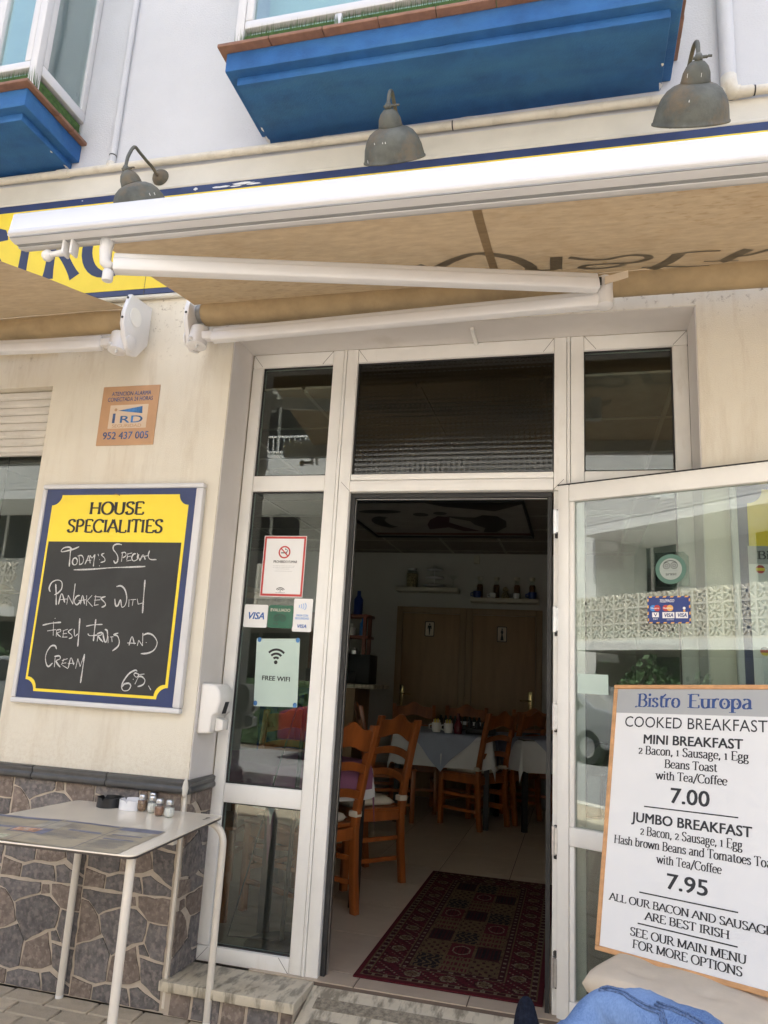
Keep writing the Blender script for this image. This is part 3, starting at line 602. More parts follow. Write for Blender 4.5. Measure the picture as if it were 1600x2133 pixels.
# step: marble slab with stone riser, ramp with rough bands in front of the door
ST = sub('entrance_step', None); struct(ST)
box('riser', M['grout'], ST, -1.625, -1.068, -.008, .22, 0, .092)
box('marble_slab', M['marble'], ST, -1.648, -1.060, -.034, .222, .093, .131, bevel=.004)
xq = -1.60
for wd_, k in ((.10, 0), (.13, 1), (.11, 0), (.14, 1), (.06, 0)):
    MB().prism([(xq, .006), (xq+wd_-.014, .004), (xq+wd_-.010, .086), (xq+.004, .088)], lambda u, v, w_: Vector((u, -.008-w_, v)), 0, .006).build('stone', M['stone_b' if k == 0 else 'stone_d'], ST)
    xq += wd_
rz0, rz1 = .118, .0
def rampz(y): return rz1+(rz0-rz1)*(y+.22)/.42
rp = MB(); rp.prism([(.2, 0), (.2, rampz(.2)), (-.22, .002), (-.22, 0)], lambda u, v, w_: Vector((w_, u, v)), -1.0595, .49); rp.build('marble_ramp', M['marble'], ST)
for y0, y1 in ((.135, .075), (.02, -.05), (-.11, -.16)):
    MB().prism([(y0, rampz(y0)-.002), (y0, rampz(y0)+.0025), (y1, rampz(y1)+.0025), (y1, rampz(y1)-.002)], lambda u, v, w_: Vector((w_, u, v)), -1.02+.1*(.135-y0), .48).build('anti_slip_strip', M['worn'], ST)

# ------------------------------------------------------------------ glazed front of the doorway
GF = sub('glazed_front', B)
Y0, Y1 = .224, .285
XLf, A_, B_, Cc, E_, G_, H_, R_ = -1.622, -1.565, -1.184, -1.053, -.093, .041, .427, .492
z1, z2, z3, z7, z4, z5, z6, z8, z9 = 2.919, 2.337, 2.257, 2.249, .873, .790, .193, .129, 2.990
def bar(x0, x1, za, zb, y0=Y0, bev=.006): return box('frame_bar', M['pvc'], GF, x0, x1, y0, Y1, za, zb, bevel=bev)
bar(XLf, A_, z6+.001, z1-.001)                    # left stile
bar(XLf, B_-.0005, z1, z9); bar(XLf, B_-.0005, z8, z6)      # top and bottom rails of the sidelight
bar(A_+.001, B_-.001, z3, z2, Y0+.004); bar(A_+.001, B_-.001, z5, z4, Y0+.004)
# mullion made of three strips with fine joints
for a, b, yy in ((B_, -1.128, Y0), (-1.126, -1.112, Y0-.004), (-1.110, Cc-.001, Y0)): bar(a, b, z8, z9, yy, .003)
for a, b, yy in ((E_+.001, -.036, Y0), (-.034, -.020, Y0-.004), (-.018, G_, Y0)): bar(a, b, z7+.0 if b < -.03 else z8, z9, yy, .003)
bar(Cc, E_, z1, z9); bar(Cc, E_, z2-.030, z2, Y0); bar(Cc, E_, z7, z2-.033, Y0-.006)
bar(E_+.001, -.036, z8+.01, z7-.001, Y0+.012, .003)
bar(G_+.001, H_-.001, z3, z2, Y0+.004); bar(G_+.001, H_-.001, z5, z4, Y0+.004); bar(G_+.0005, R_, z1, z9); bar(G_+.0005, R_, z8, z6); bar(H_, R_, z6+.001, z1-.001)
def pane(x0, x1, za, zb, m='glass', nm='pane'):
    o = box(nm, M[m], GF, x0-.004, x1+.004, Y0+.028, Y0+.034, za-.004, zb+.004)
    g = MB(); t = .006; y0, y1 = Y0+.018, Y0+.0275
    g.box(x0, x1, y0, y1, zb-t, zb); g.box(x0, x1, y0, y1, za, za+t); g.box(x0, x0+t, y0, y1, za+t, zb-t); g.box(x1-t, x1, y0, y1, za+t, zb-t)
    g.build('glazing_bead', M['gasket'], GF); return o
pane(A_, B_, z2, z1); pane(A_, B_, z4, z3); pane(A_, B_, z6, z5)
pane(Cc, E_, z2, z1, 'patglass')
pane(G_, H_, z2, z1); pane(G_, H_, z4, z3); pane(G_, H_, z6, z5)
# dark door-stop gasket round the opening
g = MB(); g.box(Cc+.001, Cc+.020, Y0+.03, Y1+.01, z8, z7-.02); g.box(Cc+.001, E_-.008, Y0+.03, Y1+.01, z7-.022, z7-.001); g.box(E_-.026, E_-.008, Y0+.03, Y1+.01, z8, z7-.024)
g.build('door_stop', M['gasket'], GF)
g = MB(); g.box(Cc+.021, Cc+.024, Y1-.01, Y1+.012, z8, z7-.026); g.box(Cc+.021, E_-.03, Y1-.01, Y1+.012, z7-.0275, z7-.0245)
g.build('door_stop', M['steel'], GF)
# fine mitre joints
mj = MB()
for (xa, za, xb, zb) in ((XLf+.004, z9-.004, A_-.003, z1+.003), (B_-.002, z9-.004, B_-.055, z1+.002), (Cc+.002, z9-.004, Cc+.05, z1+.003), (E_-.002, z9-.004, E_-.05, z1+.003), (G_+.004, z9-.004, G_+.055, z1+.003), (R_-.003, z9-.004, H_+.003, z1+.003), (XLf+.004, z8+.004, A_-.002, z6-.003), (B_-.002, z8+.004, B_-.05, z6-.003), (Cc-.045, z7+.05, Cc+.002, z7+.002), (E_+.045, z7+.05, E_-.002, z7+.002)):
    d = Vector((xb-xa, 0, zb-za)).normalized(); nn = Vector((-d.z, 0, d.x))*.0008
    a, b = Vector((xa, Y0-.0012, za)), Vector((xb, Y0-.0012, zb))
    mj.add([a-nn, b-nn, b+nn, a+nn, a-nn+Vector((0, .003, 0)), b-nn+Vector((0, .003, 0)), b+nn+Vector((0, .003, 0)), a+nn+Vector((0, .003, 0))], [(0, 1, 2, 3), (4, 5, 6, 7), (0, 1, 5, 4), (2, 3, 7, 6)])
mj.build('mitre_joint', M['groove'], GF)
# drip stub on the lintel
box('cable_stub', M['pvc'], GF, -.468, -.452, .06, .222, 2.975, 2.988)

# ------------------------------------------------------------------ door leaf, open 157 degrees
DL = sub('door', B); DL.location = (-.075, .20, 0); DL.rotation_euler = (0, 0, math.radians(-23))
def dbar(x0, x1, za, zb, bev=.006, y0=0, y1=.045): return box('frame_bar', M['pvc'], DL, x0, x1, y0, y1, za, zb, bevel=bev)
DW = .95
dbar(0, .052, .142, 2.263); dbar(DW-.075, DW, .142, 2.263)
dbar(.0525, DW-.0755, 2.186, 2.263); dbar(.0525, DW-.0755, .770, .842); dbar(.0525, DW-.0755, .142, .215)
dbar(.053, .074, .216, .769, .003, .006, .03); dbar(.053, .074, .843, 2.185, .003, .006, .03)
box('weather_strip', M['gasket'], DL, -.002, DW, .002, .043, 2.2635, 2.268)
for za, zb in ((.215, .770), (.842, 2.186)):
    box('pane', M['doorglass'], DL, .0745, DW-.075, .020, .026, za, zb)
for hz in (2.10, 1.67, 1.265, .78, .30):
    h = MB(); h.lathe([(.010, hz-.055), (.010, hz+.055)], Matrix.Translation((-.014, .004, 0)), 10); h.box(-.014, .004, -.002, .012, hz-.05, hz+.05)
    h.build('hinge', M['steel'], DL, bevel=.001, bseg=1)
    box('hinge_grease', M['gasket'], DL, -.020, -.004, .016, .030, hz-.062+random.uniform(-.012, .012), hz+.060+random.uniform(-.012, .012), bevel=.003)
hd = MB(); hd.box(DW-.055, DW-.020, -.006, 0, 1.08, 1.30); hd.tube([(DW-.037, -.006, 1.22), (DW-.037, -.045, 1.22), (DW-.15, -.047, 1.22)], .009, 8)
hd.build('handle', M['white_pl'], DL, smooth=True)

# ------------------------------------------------------------------ left shop window with shutter
LW = sub('shop_window', B)
box('shutter_box', M['wall_low'], LW, -4.6, -2.6405, .03, .25, 2.79, 2.992)
box('frame_bar', M['pvc'], LW, -4.6, -2.6405, .10, .16, .908, .95, bevel=.004)
box('frame_bar', M['pvc'], LW, -2.665, -2.6405, .10, .16, .951, 2.787, bevel=.004)
box('frame_bar', M['pvc'], LW, -3.62, -3.56, .105, .16, .951, 2.787, bevel=.004)
zz = 2.785
while zz > 2.44:
    MB().prism([(.085, zz-.042), (.075, zz-.030), (.075, zz-.008), (.085, zz), (.095, zz), (.095, zz-.042)], lambda u, v, w_: Vector((w_, u, v)), -4.6, -2.643).build('shutter_slat', M['shutter'], LW)
    zz -= .0435
box('shutter_slat', M['shutter'], LW, -4.6, -2.643, .070, .098, zz-.012, zz-.002, bevel=.003)
box('pane', M['glass'], LW, -4.6, -2.665, .128, .134, .951, 2.787)

# ------------------------------------------------------------------ bay windows above
def bay(xl, xr, mirror=False):
    b = sub('bay_window', B)
    sl = MB(); sl.box(xl+.045, xr-.045, -.400, -.001, 4.073, 4.118); sl.build('underside_slab', M['blue'], b, bevel=.006, smooth=True)
    MB().box(xl, xr, -.443, -.001, 4.118, 4.222).build('fascia', M['blue'], b, bevel=.006, smooth=True)
    # flaked paint along the underside edges, showing the white render beneath
    for ex, ey, sx_, sy_ in ((xl+.050, -.03, .012, .03), (xl+.052, -.11, .006, .02), (xr-.050, -.035, .010, .028), (xr-.053, -.16, .006, .012), (xl+.35, -.004, .03, .005), (xl+1.1, -.004, .05, .005)):
        nn_ = 11; c_ = MB(); c_.add([(ex+sx_*math.cos(2*PI*k/nn_)*random.uniform(.4, 1.2), ey+sy_*math.sin(2*PI*k/nn_)*random.uniform(.4, 1.2), 4.0722) for k in range(nn_)], [tuple(range(nn_))]); c_.build('flaked_patch', M['chip'], b)
    # terracotta ledge tiles, front and sides
    n = int((xr-xl+.06)/.245)
    for i in range(n):
        a = xl-.032+i*(xr-xl+.064)/n; c = a+(xr-xl+.064)/n-.003
        box('ledge_tile', M['terra'], b, a, c, -.482, -.24, 4.223+random.uniform(0, .002), 4.243, bevel=.004)
    for s in (0, 1):
        for y0, y1 in ((-.238, -.122), (-.119, -.002)):
            a = xl-.032 if s == 0 else xr-.09
            box('ledge_tile', M['terra'], b, a, a+.122, y0, y1, 4.223, 4.2435, bevel=.004)
    # glazed box
    zb, zt = 4.262+.02, 7.0
    gx0, gx1, gy = xl+.008, xr-.008, -.405
    fr = M['pvc_hi']
    def fb(x0, x1, y0, y1, za, zb_, bev=.006): return box('frame_bar', fr, b, x0, x1, y0, y1, za, zb_, bevel=bev)
    for x in (gx0, gx1-.045): fb(x, x+.045, gy, gy+.045, 4.245, zt)
    fb(gx0+.046, gx0+.085, gy+.002, gy+.04, 4.438, zt); fb(gx1-.085, gx1-.046, gy+.002, gy+.04, 4.438, zt)
    fb(gx0+.046, gx1-.046, gy+.003, gy+.042, 4.392, 4.437)
    xm = (gx0+.52)
    while xm < gx1-.4:
        fb(xm-.018, xm+.018, gy+.006, gy+.04, 4.245, 4.3915); fb(xm-.028+.6, xm+.028+.6, gy-.002, gy+.041, 4.4375, zt); xm += .62
    box('pane', M['upglass'], b, gx0+.085, gx1-.085, gy+.020, gy+.026, 4.437, zt)
    for sx in (0, 1):
        x0 = gx0 if sx == 0 else gx1-.042
        fb(x0+.002, x0+.04, gy+.046, -.002, 4.375, 4.4375); fb(x0+.002, x0+.04, gy+.046, gy+.085, 4.438, zt); fb(x0+.002, x0+.04, -.042, -.002, 4.438, zt)
        box('pane', M['upglass'], b, x0+.018, x0+.024, gy+.085, -.042, 4.4375, zt)
    # artificial grass strip under the glass
    g = MB()
    for i in range(int((gx1-gx0)/.0045)):
        x = gx0+.01+i*.0045
        for k in range(3):
            yy = gy+.004+k*.011+random.uniform(-.003, .003); h = random.uniform(.115, .155); l = random.uniform(-.010, .010); l2 = random.uniform(-.016, .004)
            g.add([(x-.0034, yy, 4.243), (x+.0034, yy, 4.243), (x+l, yy+l2, 4.243+h)], [(0, 1, 2)])
    for sx in (gx0+.01, gx1-.03):
        for i in range(int(.36/.006)):
            yy = gy+.045+i*.006
            for k in range(2):
                x = sx+k*.015; h = random.uniform(.09, .13)
                g.add([(x, yy-.002, 4.243), (x, yy+.002, 4.243), (x+random.uniform(-.01, .01), yy+random.uniform(-.008, .008), 4.243+h)], [(0, 1, 2)])
    o = g.build('grass_strip', M['grass'], b); o['kind'] = 'stuff'
    gbk = MB(); gbk.box(gx0+.02, gx1-.02, gy+.030, gy+.036, 4.244, 4.375); gbk.box(gx0+.022, gx0+.026, gy+.04, -.01, 4.244, 4.36); gbk.box(gx1-.026, gx1-.022, gy+.04, -.01, 4.244, 4.36)
    o = gbk.build('grass_backing', M['grass'], b); o['kind'] = 'stuff'
    # pale sheet added behind the panes, its colour standing in for their reflections
    box('reflection_sheet', M['palegreen'], b, gx0+.10, gx1-.10, -.27, -.262, 4.33, zt)
    return b
bay(-1.590, .428)
bay(-4.75, -2.700)

# ------------------------------------------------------------------ fascia band, pipe, sign
FA = thing('fascia_sign', 'long yellow and navy fascia sign lettered BISTRO behind the awnings', 'sign', (0, 0, 0))
box('backing_panel', M['navy'], FA, XL, XR, -.024, -.0005, 3.262, 3.872)
wp = wallplane(0)
flat('yellow_field', rect(XL, 3.292, XR, 3.828), wp, .024, M['yellow'], FA, .002)
ln = .012
for nm, za, zb in (('moulding', 3.236, 3.261), ('moulding', 3.873, 3.893)):
    MB().lathe([(.013, 0), (.013, XR-XL)], Matrix.Translation((XL, -.014, (za+zb)/2)) @ Matrix.Rotation(PI/2, 4, 'Y'), 12).build(nm, M['panel'], FA, smooth='auto')
box('band', M['panel'], FA, XL, XR, -.012, -.0005, 3.894, 4.008)
for ch, u0, u1 in (('B', -3.66, -3.43), ('I', -3.40, -3.29), ('S', -3.27, -3.07), ('T', -3.045, -2.825), ('R', -2.800, -2.574), ('O', -2.556, -2.235)):
    put_pen(ch, wp, u0, u1, 3.392, .325, M['navyink'], FA, w=.0265, thick=.155, thin=.075, serif=0, flare=.35)
jm = MB().box(-2.153, -2.1505, -.0268, -.024, 3.262, 3.872).build('panel_joint', M['groove'], FA)
FA.rotation_euler = (0, .0115, 0); FA.location = (-.044, 0, -.0357)   # the old sign hangs slightly out of level
# flaked white patches on the navy edge
for x0, z0, sx, sz in ((-1.93, 3.850, .012, .009), (-1.78, 3.847, .05, .006), (-1.66, 3.854, .06, .007), (-1.60, 3.845, .05, .005), (-1.70, 3.842, .04, .004), (-2.62, 3.855, .006, .003)):
    n = 14; ch = MB(); ch.add([(x0+sx*math.cos(2*PI*k/n)*random.uniform(.6, 1.2), -.0265, z0+sz*math.sin(2*PI*k/n)*random.uniform(.6, 1.3)) for k in range(n)], [tuple(range(n))]); ch.build('flaked_patch', M['chip'], FA)

def pipe(name, label, pts, r, couplers=(), clips=(), m='pipe'):
    t = thing(name, label, 'pipe', pts[0])
    o = Vector(pts[0]); q = [Vector(p)-o for p in pts]
    MB().tube(q, r, 14).build('tube', M[m], t, smooth='auto')
    d = (q[1]-q[0]).normalized()
    for c in couplers:
        MB().tube([q[0]+d*(c-.035), q[0]+d*(c+.035)], r*1.18, 14).build('coupler', M[m], t, smooth='auto')
    for c in clips:
        MB().tube([q[0]+d*(c-.003), q[0]+d*(c+.003)], r*1.08, 14).build('cable_tie', M['gasket'], t, smooth='auto')
    return t
pipe('drain_pipe', 'cream painted horizontal pipe running above the fascia sign', [(XL, -.028, 4.062), (.71, -.028, 4.002)], .021, couplers=(2.43, 5.14), clips=(4.63,))
pipe('drain_pipe', 'short stained pipe stub at the right of the rusty elbow', [(.70, -.034, 3.985), (XR, -.034, 3.955)], .021, couplers=(.02,), clips=(.065,))
pipe('conduit', 'thin white vertical conduit between the two bays', [(-2.475, -.016, 4.06), (-2.475, -.016, 7.0)], .019, m='wall_up', clips=(.06,))
pipe('conduit', 'white vertical pipe rising right of the large bay', [(.665, -.026, 4.06), (.665, -.026, 7.0)], .034, m='wall_up')
el = thing('pipe_elbow', 'rough stained elbow joining the right hand pipes', 'pipe', (.665, -.03, 4.022))
MB().tube([(0, 0, .05), (0, 0, 0), (.015, 0, -.03), (.045, 0, -.038)], .033, 12, radii=[.034, .037, .034, .026]).build('elbow', M['pipe'], el, smooth=True)
el2 = thing('pipe_elbow', 'small white joint where the thin conduit meets the pipe', 'pipe', (-2.475, -.02, 4.05))
MB().tube([(0, 0, .02), (0, -.004, -.02)], .026, 12).build('joint', M['pipe'], el2, smooth=True)

# ------------------------------------------------------------------ wall lamps
def lamp(label, base, pivot, tilt_dir, tilt, sc=1.0):
    t = thing('wall_lamp', label, 'lamp', base, group=None)
    bs = MB(); T = Matrix.Rotation(PI/2, 4, 'X')
    bs.lathe([(.048, .0), (.050, .006), (.046, .02), (.034, .036), (.012, .046), (.0, .047)], T, 22)
    bs.build('wall_plate', M['bronze'], t, smooth='auto')
    p = Vector(pivot)-Vector(base)
    a = Vector((0, -.04, -.005))
    pts = []
    c1 = a+Vector((0, -.03, .0))
    top = Vector((p.x*.75, p.y*.75, p.z+.09))
    pz = max(p.z+.115, .02)
    ctrl = [a+Vector((0, .02, 0)), a+Vector((0, -.015, -.004)), Vector((p.x*.22, -.085, .005+pz*.15)), Vector((p.x*.45, p.y*.48, pz*.62)), Vector((p.x*.68, p.y*.70, pz*.95)), Vector((p.x*.86, p.y*.86, pz)), Vector((p.x*.98, p.y*.97, p.z+.085)), p+Vector((0, 0, .035)), p]
    # catmull
    for i in range(len(ctrl)-1):
        p0, p1, p2, p3 = ctrl[max(i-1, 0)], ctrl[i], ctrl[i+1], ctrl[min(i+2, len(ctrl)-1)]
        for k in range(5):
            s = k/5; pts.append(.5*((2*p1)+(-p0+p2)*s+(2*p0-5*p1+4*p2-p3)*s*s+(-p0+3*p1-3*p2+p3)*s**3))
    pts.append(ctrl[-1])
    MB().tube(pts, .0085, 10).build('gooseneck', M['bronze'], t, smooth=True)
    kn = MB(); kn.lathe([(.014, -.016), (.016, 0), (.012, .014)], Matrix.Translation(p), 12); kn.tube([p+Vector((-.02, 0, 0)), p+Vector((.030, 0, .0))], .006, 8); kn.tube([p+Vector((.028, 0, -.004)), p+Vector((.036, 0, .002)), p+Vector((.05, 0, 0))], .005, 6)
    kn.build('swivel_knob', M['bronze'], t, smooth=True)
    R = Matrix.Translation(p) @ Matrix.Rotation(tilt, 4, Vector(tilt_dir)) @ Matrix.Scale(sc, 4)
    cap = [(.012, -.008), (.026, -.014), (.042, -.030), (.052, -.052), (.056, -.078), (.058, -.084), (.056, -.088)]
    MB().lathe([(.0, -.004)]+cap, R, 28, cap=False).build('shade_cap', M['bronze'], t, smooth=True)
    big = [(.056, -.086), (.080, -.094), (.104, -.110), (.124, -.137), (.138, -.172), (.145, -.208), (.148, -.222), (.152, -.225), (.152, -.231), (.146, -.231), (.138, -.20), (.122, -.145), (.095, -.112), (.05, -.095)]
    MB().lathe(big, R, 40, cap=False).build('shade', M['bronze'], t, smooth=True)
    MB().lathe([(.0, -.10), (.018, -.10), (.018, -.14), (.030, -.17), (.026, -.2), (.0, -.21)], R, 14, cap=False).build('bulb', M['white_pl'], t, smooth=True)
    for _ in range(4):
        chp = MB()
        th = random.uniform(PI*1.1, PI*1.9); rr, zz_ = random.choice([(.1385, -.172), (.1455, -.208), (.1245, -.137), (.053, -.052)])
        q = [R @ Vector((rr*math.cos(th+dx), rr*math.sin(th+dx), zz_+dz))*1.0 for dx, dz in ((0, 0), (.03, .003), (.035, -.010), (.005, -.014))]
        cen = R @ Vector((0, 0, zz_)); q = [v+(v-cen).normalized()*.0016 for v in q]
        chp.add(q, [(0, 1, 2, 3)]); chp.build('paint_chip', M['chip'], t)
    return t
lamp('weathered grey dome lamp turned left above the BISTRO lettering', (-2.158, -.0, 3.945), (-2.185, -.27, 3.81), (.90, -.38, 0), .62, .94)
lamp('weathered dome lamp facing straight out in front of the large blue bay', (-.815, -.0, 3.925), (-.787, -.42, 3.820), (1, 0, 0), .80, .93)
lamp('weathered dome lamp beside the right end of the large blue bay', (.448, -.0, 3.895), (.474, -.43, 3.832), (1, .08, 0), .80, 1.0)

# ------------------------------------------------------------------ awnings
def awning(label, x0, x1, arm_left=True, arm_right=True, text=True, TI=.163, bx0=None, bx1=None):
    t = thing('awning', label, 'awning', (0, 0, 0))
    K = 3.07 if text else 3.085
    def fz(y): return K+TI*(y+.16)
    xe0, xe1 = x0, x1
    # canvas: from roller to front bar, slightly sagging
    nx, ny = 60, 16; mb = MB(); vs = []
    fx0, fx1 = xe0+.018, xe1-.018
    for j in range(ny+1):
        y = -.20-(.86*j/ny)
        for i in range(nx+1):
            x = fx0+(fx1-fx0)*i/nx
            s = -.016*math.sin(PI*j/ny)*math.sin(PI*i/nx)-(.012*(x+2)*j/ny if text else 0)
            vs.append((x, y, fz(y)+s+.0015*math.sin(i*1.9+j*.7)))
    mb.add(vs, [(j*(nx+1)+i, j*(nx+1)+i+1, (j+1)*(nx+1)+i+1, (j+1)*(nx+1)+i) for j in range(ny) for i in range(nx)])
    mb.build('canvas', M['fabric'], t, smooth=True)
    def sag(x, y):
        j = (-.20-y)/.86; i = (x-fx0)/(fx1-fx0); return -.016*math.sin(PI*j)*math.sin(PI*i)-.012*(x+2)*j
    for sx in ((-.315,) if text else ()):
        q = MB()
        for k in range(8):
            ya, yb = -.21-.1*k, -.21-.1*(k+1)
            q.add([(sx-.016, ya, fz(ya)+sag(sx, ya)-.0035), (sx+.016, ya, fz(ya)+sag(sx, ya)-.0035), (sx+.016, yb, fz(yb)+sag(sx, yb)-.0035), (sx-.016, yb, fz(yb)+sag(sx, yb)-.0035)], [(0, 1, 2, 3)])
        q.build('canvas_seam', M['seam'], t)
    if text:
        def cf(u, v, w_=0): return Vector((u, v, fz(v)+sag(u, v)-.0025-w_))
        # 'Bistro Europa' seen through from above: strokes laid on the canvas
        def st(pts, wid, nm='lettering'):
            p = smoothpts(pts, 8); q = MB()
            strokemesh(q, p, cf, lambda dx, dy, tt: wid[0]+(wid[1]-wid[0])*abs(dy)*1.0, st.k); st.k += .0003; q.build(nm, M['greyp'], t)
        st.k = 0
        st([(-.61, -.475), (-.575, -.43), (-.53, -.44), (-.46, -.50), (-.38, -.545), (-.31, -.53), (-.23, -.47), (-.18, -.38), (-.17, -.33), (-.20, -.29), (-.27, -.28), (-.33, -.30)], (.022, .05))
        st([(-.53, -.43), (-.49, -.38), (-.44, -.31), (-.42, -.24)], (.05, .065)); st([(-.33, -.34), (-.38, -.36), (-.42, -.33), (-.36, -.28), (-.28, -.24)], (.016, .03))
        st([(-.068, -.45), (-.070, -.38), (-.072, -.30)], (.05, .048)); st([(-.17, -.325), (-.12, -.305), (-.07, -.30)], (.016, .02)); st([(-.09, -.235), (-.075, -.225), (-.05, -.232)], (.03, .02))
        st([(-.02, -.435), (.05, -.395), (.12, -.38), (.20, -.405), (.265, -.385), (.275, -.345), (.22, -.315), (.12, -.325), (.05, -.325), (.03, -.30), (.09, -.272), (.17, -.285), (.19, -.305)], (.016, .034))
        st([(.53, -.375), (.46, -.385), (.38, -.38), (.36, -.37)], (.014, .02)); st([(.385, -.375), (.36, -.30), (.32, -.235), (.30, -.21)], (.05, .052)); st([(.26, -.243), (.34, -.235), (.45, -.205), (.52, -.20)], (.014, .02))
        st([(.63, -.37), (.60, -.32), (.57, -.255), (.555, -.24)], (.045, .05)); st([(.49, -.262), (.55, -.250), (.62, -.235)], (.012, .014)); st([(.58, -.30), (.64, -.30), (.72, -.36)], (.02, .03))
        st([(.80, -.44), (.86, -.40), (.92, -.33), (.86, -.27), (.78, -.28), (.75, -.35), (.80, -.44)], (.03, .05))
    # roller tube with rolled canvas
    Tx = Matrix.Translation((0, -.14, 3.048)) @ Matrix.Rotation(PI/2, 4, 'Y')
    L0 = x0+.012; rl = MB(); prof_ = [(.0, L0+.030), (.052, L0+.030), (.060, L0+.037), (.062, L0+.045), (.0635, L0+.1)]+[(.062+.002*math.sin(i), L0+.15+(x1-x0-.33)*i/14) for i in range(15)]+[(.060, x1-.042), (.0, x1-.042)]
    rl.lathe(prof_, Tx, 26, cap=False); rl.build('rolled_canvas', M['rolled'], t, smooth='auto')
    MB().lathe([(.043, L0), (.043, x1-.012)], Tx, 20).build('roller_core', M['armgrey'], t, smooth='auto')
    # end brackets
    def bracket(xb, s):
        bp = [(-.02, 3.165), (-.20, 3.150), (-.215, 3.11), (-.235, 3.04), (-.235, 2.98), (-.20, 2.90), (-.185, 2.868), (-.15, 2.85), (-.10, 2.862), (-.02, 2.96)]
        MB().prism(bp, lambda u, v, w_: Vector((w_, u, v)), xb-.012, xb+.012).build('end_bracket', M['arm'], t, smooth=True, bevel=.004)
        MB().lathe([(.040, 0), (.040, .006), (.036, .008)], Matrix.Translation((xb-s*.012, -.165, 2.905)) @ Matrix.Rotation(-s*PI/2, 4, 'Y'), 20).build('cover_disc', M['arm'], t, smooth='auto')
        MB().lathe([(.046, 0), (.046, .004)], Matrix.Translation((xb-s*.012, -.150, 3.05)) @ Matrix.Rotation(-s*PI/2, 4, 'Y'), 20).build('cover_disc', M['pvc'], t, smooth='auto')
        bo = MB()
        for yy, zz2 in ((-.206, 3.125), (-.228, 3.01)): bo.lathe([(.006, 0), (.006, .004)], Matrix.Translation((xb+.0, yy-.006, zz2)) @ Matrix.Rotation(PI/2, 4, 'X'), 8)
        bo.build('screw', M['gasket'], t)
        # shoulder knuckle
        kx = xb+s*.045
        k = MB(); k.lathe([(.034, -.052), (.044, -.046), (.044, .046), (.036, .052)], Matrix.Translation((kx, -.175, 2.905)) @ Matrix.Rotation(-.16, 4, 'X'), 22)
        k.build('shoulder_joint', M['arm'], t, smooth='auto')
        k = MB(); k.box(kx+s*.02 if s > 0 else kx-.085, kx+s*.085 if s > 0 else kx-.02, -.205, -.16, 2.885, 2.925); k.build('shoulder_fork', M['arm'], t, bevel=.006, smooth=True)
        k = MB(); k.tube([(kx-.01, -.21, 2.888), (kx-.012, -.235, 2.875)], .009, 8); k.tube([(kx+.012, -.20, 2.858), (kx+.012, -.205, 2.838)], .006, 8); k.build('stop_bolt', M['arm'], t, smooth=True)
        return kx
    # front bar
    BS = .0115 if text else 0.0
    BZ = 0.0 if text else -.09
    bar_prof = [(-1.118, 2.868), (-1.124, 2.872), (-1.124, 2.885), (-1.117, 2.890), (-1.112, 2.957), (-1.106, 2.964), (-1.03, 2.967), (-1.025, 2.93), (-1.025, 2.858), (-1.050, 2.850), (-1.066, 2.850), (-1.066, 2.858), (-1.080, 2.858), (-1.080, 2.853), (-1.112, 2.858), (-1.112, 2.864)]
    MB().prism(bar_prof, lambda u, v, w_: Vector((w_, u, v-BS*(w_+2)+BZ)), bx0, bx1).build('front_bar', M['pvc_hi'], t, bevel=.0015, bseg=1, smooth=True)
    for (ya, yb, za, zb) in ((-1.0795, -1.0665, 2.8520, 2.8575), (-1.1175, -1.1125, 2.8590, 2.8635)):
        MB().prism([(ya, za), (ya, zb), (yb, zb), (yb, za)], lambda u, v, w_: Vector((w_, u, v-BS*(w_+2)+BZ)), bx0+.006, bx1-.006).build('bar_groove', M['armgrey'], t)
    ec = MB().prism([(-1.119, 2.869), (-1.107, 2.957), (-1.03, 2.961), (-1.03, 2.862)], lambda u, v, w_: Vector((w_, u, v-BS*(w_+2)+BZ)), bx0-.004, bx0-.0005).build('bar_end_cap', M['pvc'], t)
    def segm(a, b, hw, hh, nm):
        a, b = Vector(a), Vector(b); d = (b-a).normalized(); up = Vector((0, .16, 1)).normalized(); sd = d.cross(up).normalized(); up = sd.cross(d)
        q = [(-.75, -1), (.75, -1), (1, -.6), (1, .2), (.82, .35), (.82, .75), (.6, 1), (-.6, 1), (-.82, .75), (-.82, .35), (-1, .2), (-1, -.6)]
        o_ = MB().prism(q, lambda u, v, w_: a+d*w_+sd*(u*hw)+up*(v*hh), 0, (b-a).length).build(nm, M['arm'], t, bevel=.003, smooth=True)
        return o_
    def arm(xb, s):
        kx = bracket(xb, s)
        Sh = Vector((kx+s*.085, -.185, 2.905)); El = Vector((kx+s*1.835, -.385, 2.858)); Fr = Vector((kx+s*.145, -1.037, 2.766))
        e2 = El+Vector((0, -.012, 0))
        segm(Sh, El+Vector((-s*.02, 0, -.014)), .024, .034, 'upper_arm')
        dirf = (Fr-e2).normalized()
        segm(e2-dirf*(-.03)+Vector((0, 0, .045)), Fr, .024, .036, 'forearm')
        k = MB(); T = Matrix.Translation(El) @ Matrix.Rotation(-.16, 4, 'X')
        k.lathe([(.020, -.052), (.030, -.048), (.032, -.03), (.030, .03), (.032, .075), (.024, .082)], T, 20); k.build('elbow_joint', M['arm'], t, smooth='auto')
        k = MB(); k.add([El+Vector((s*.0, -.035, .03)), El+Vector((s*.085, -.03, .055)), El+Vector((s*.085, -.026, .085)), El+Vector((0, -.03, .065)), El+Vector((s*.0, -.031, .03)), El+Vector((s*.085, -.026, .055)), El+Vector((s*.085, -.022, .085)), El+Vector((0, -.026, .065))], [(0, 1, 2, 3), (7, 6, 5, 4), (0, 4, 5, 1), (1, 5, 6, 2), (2, 6, 7, 3), (3, 7, 4, 0)])
        k.build('tension_strap', M['cushion'], t)
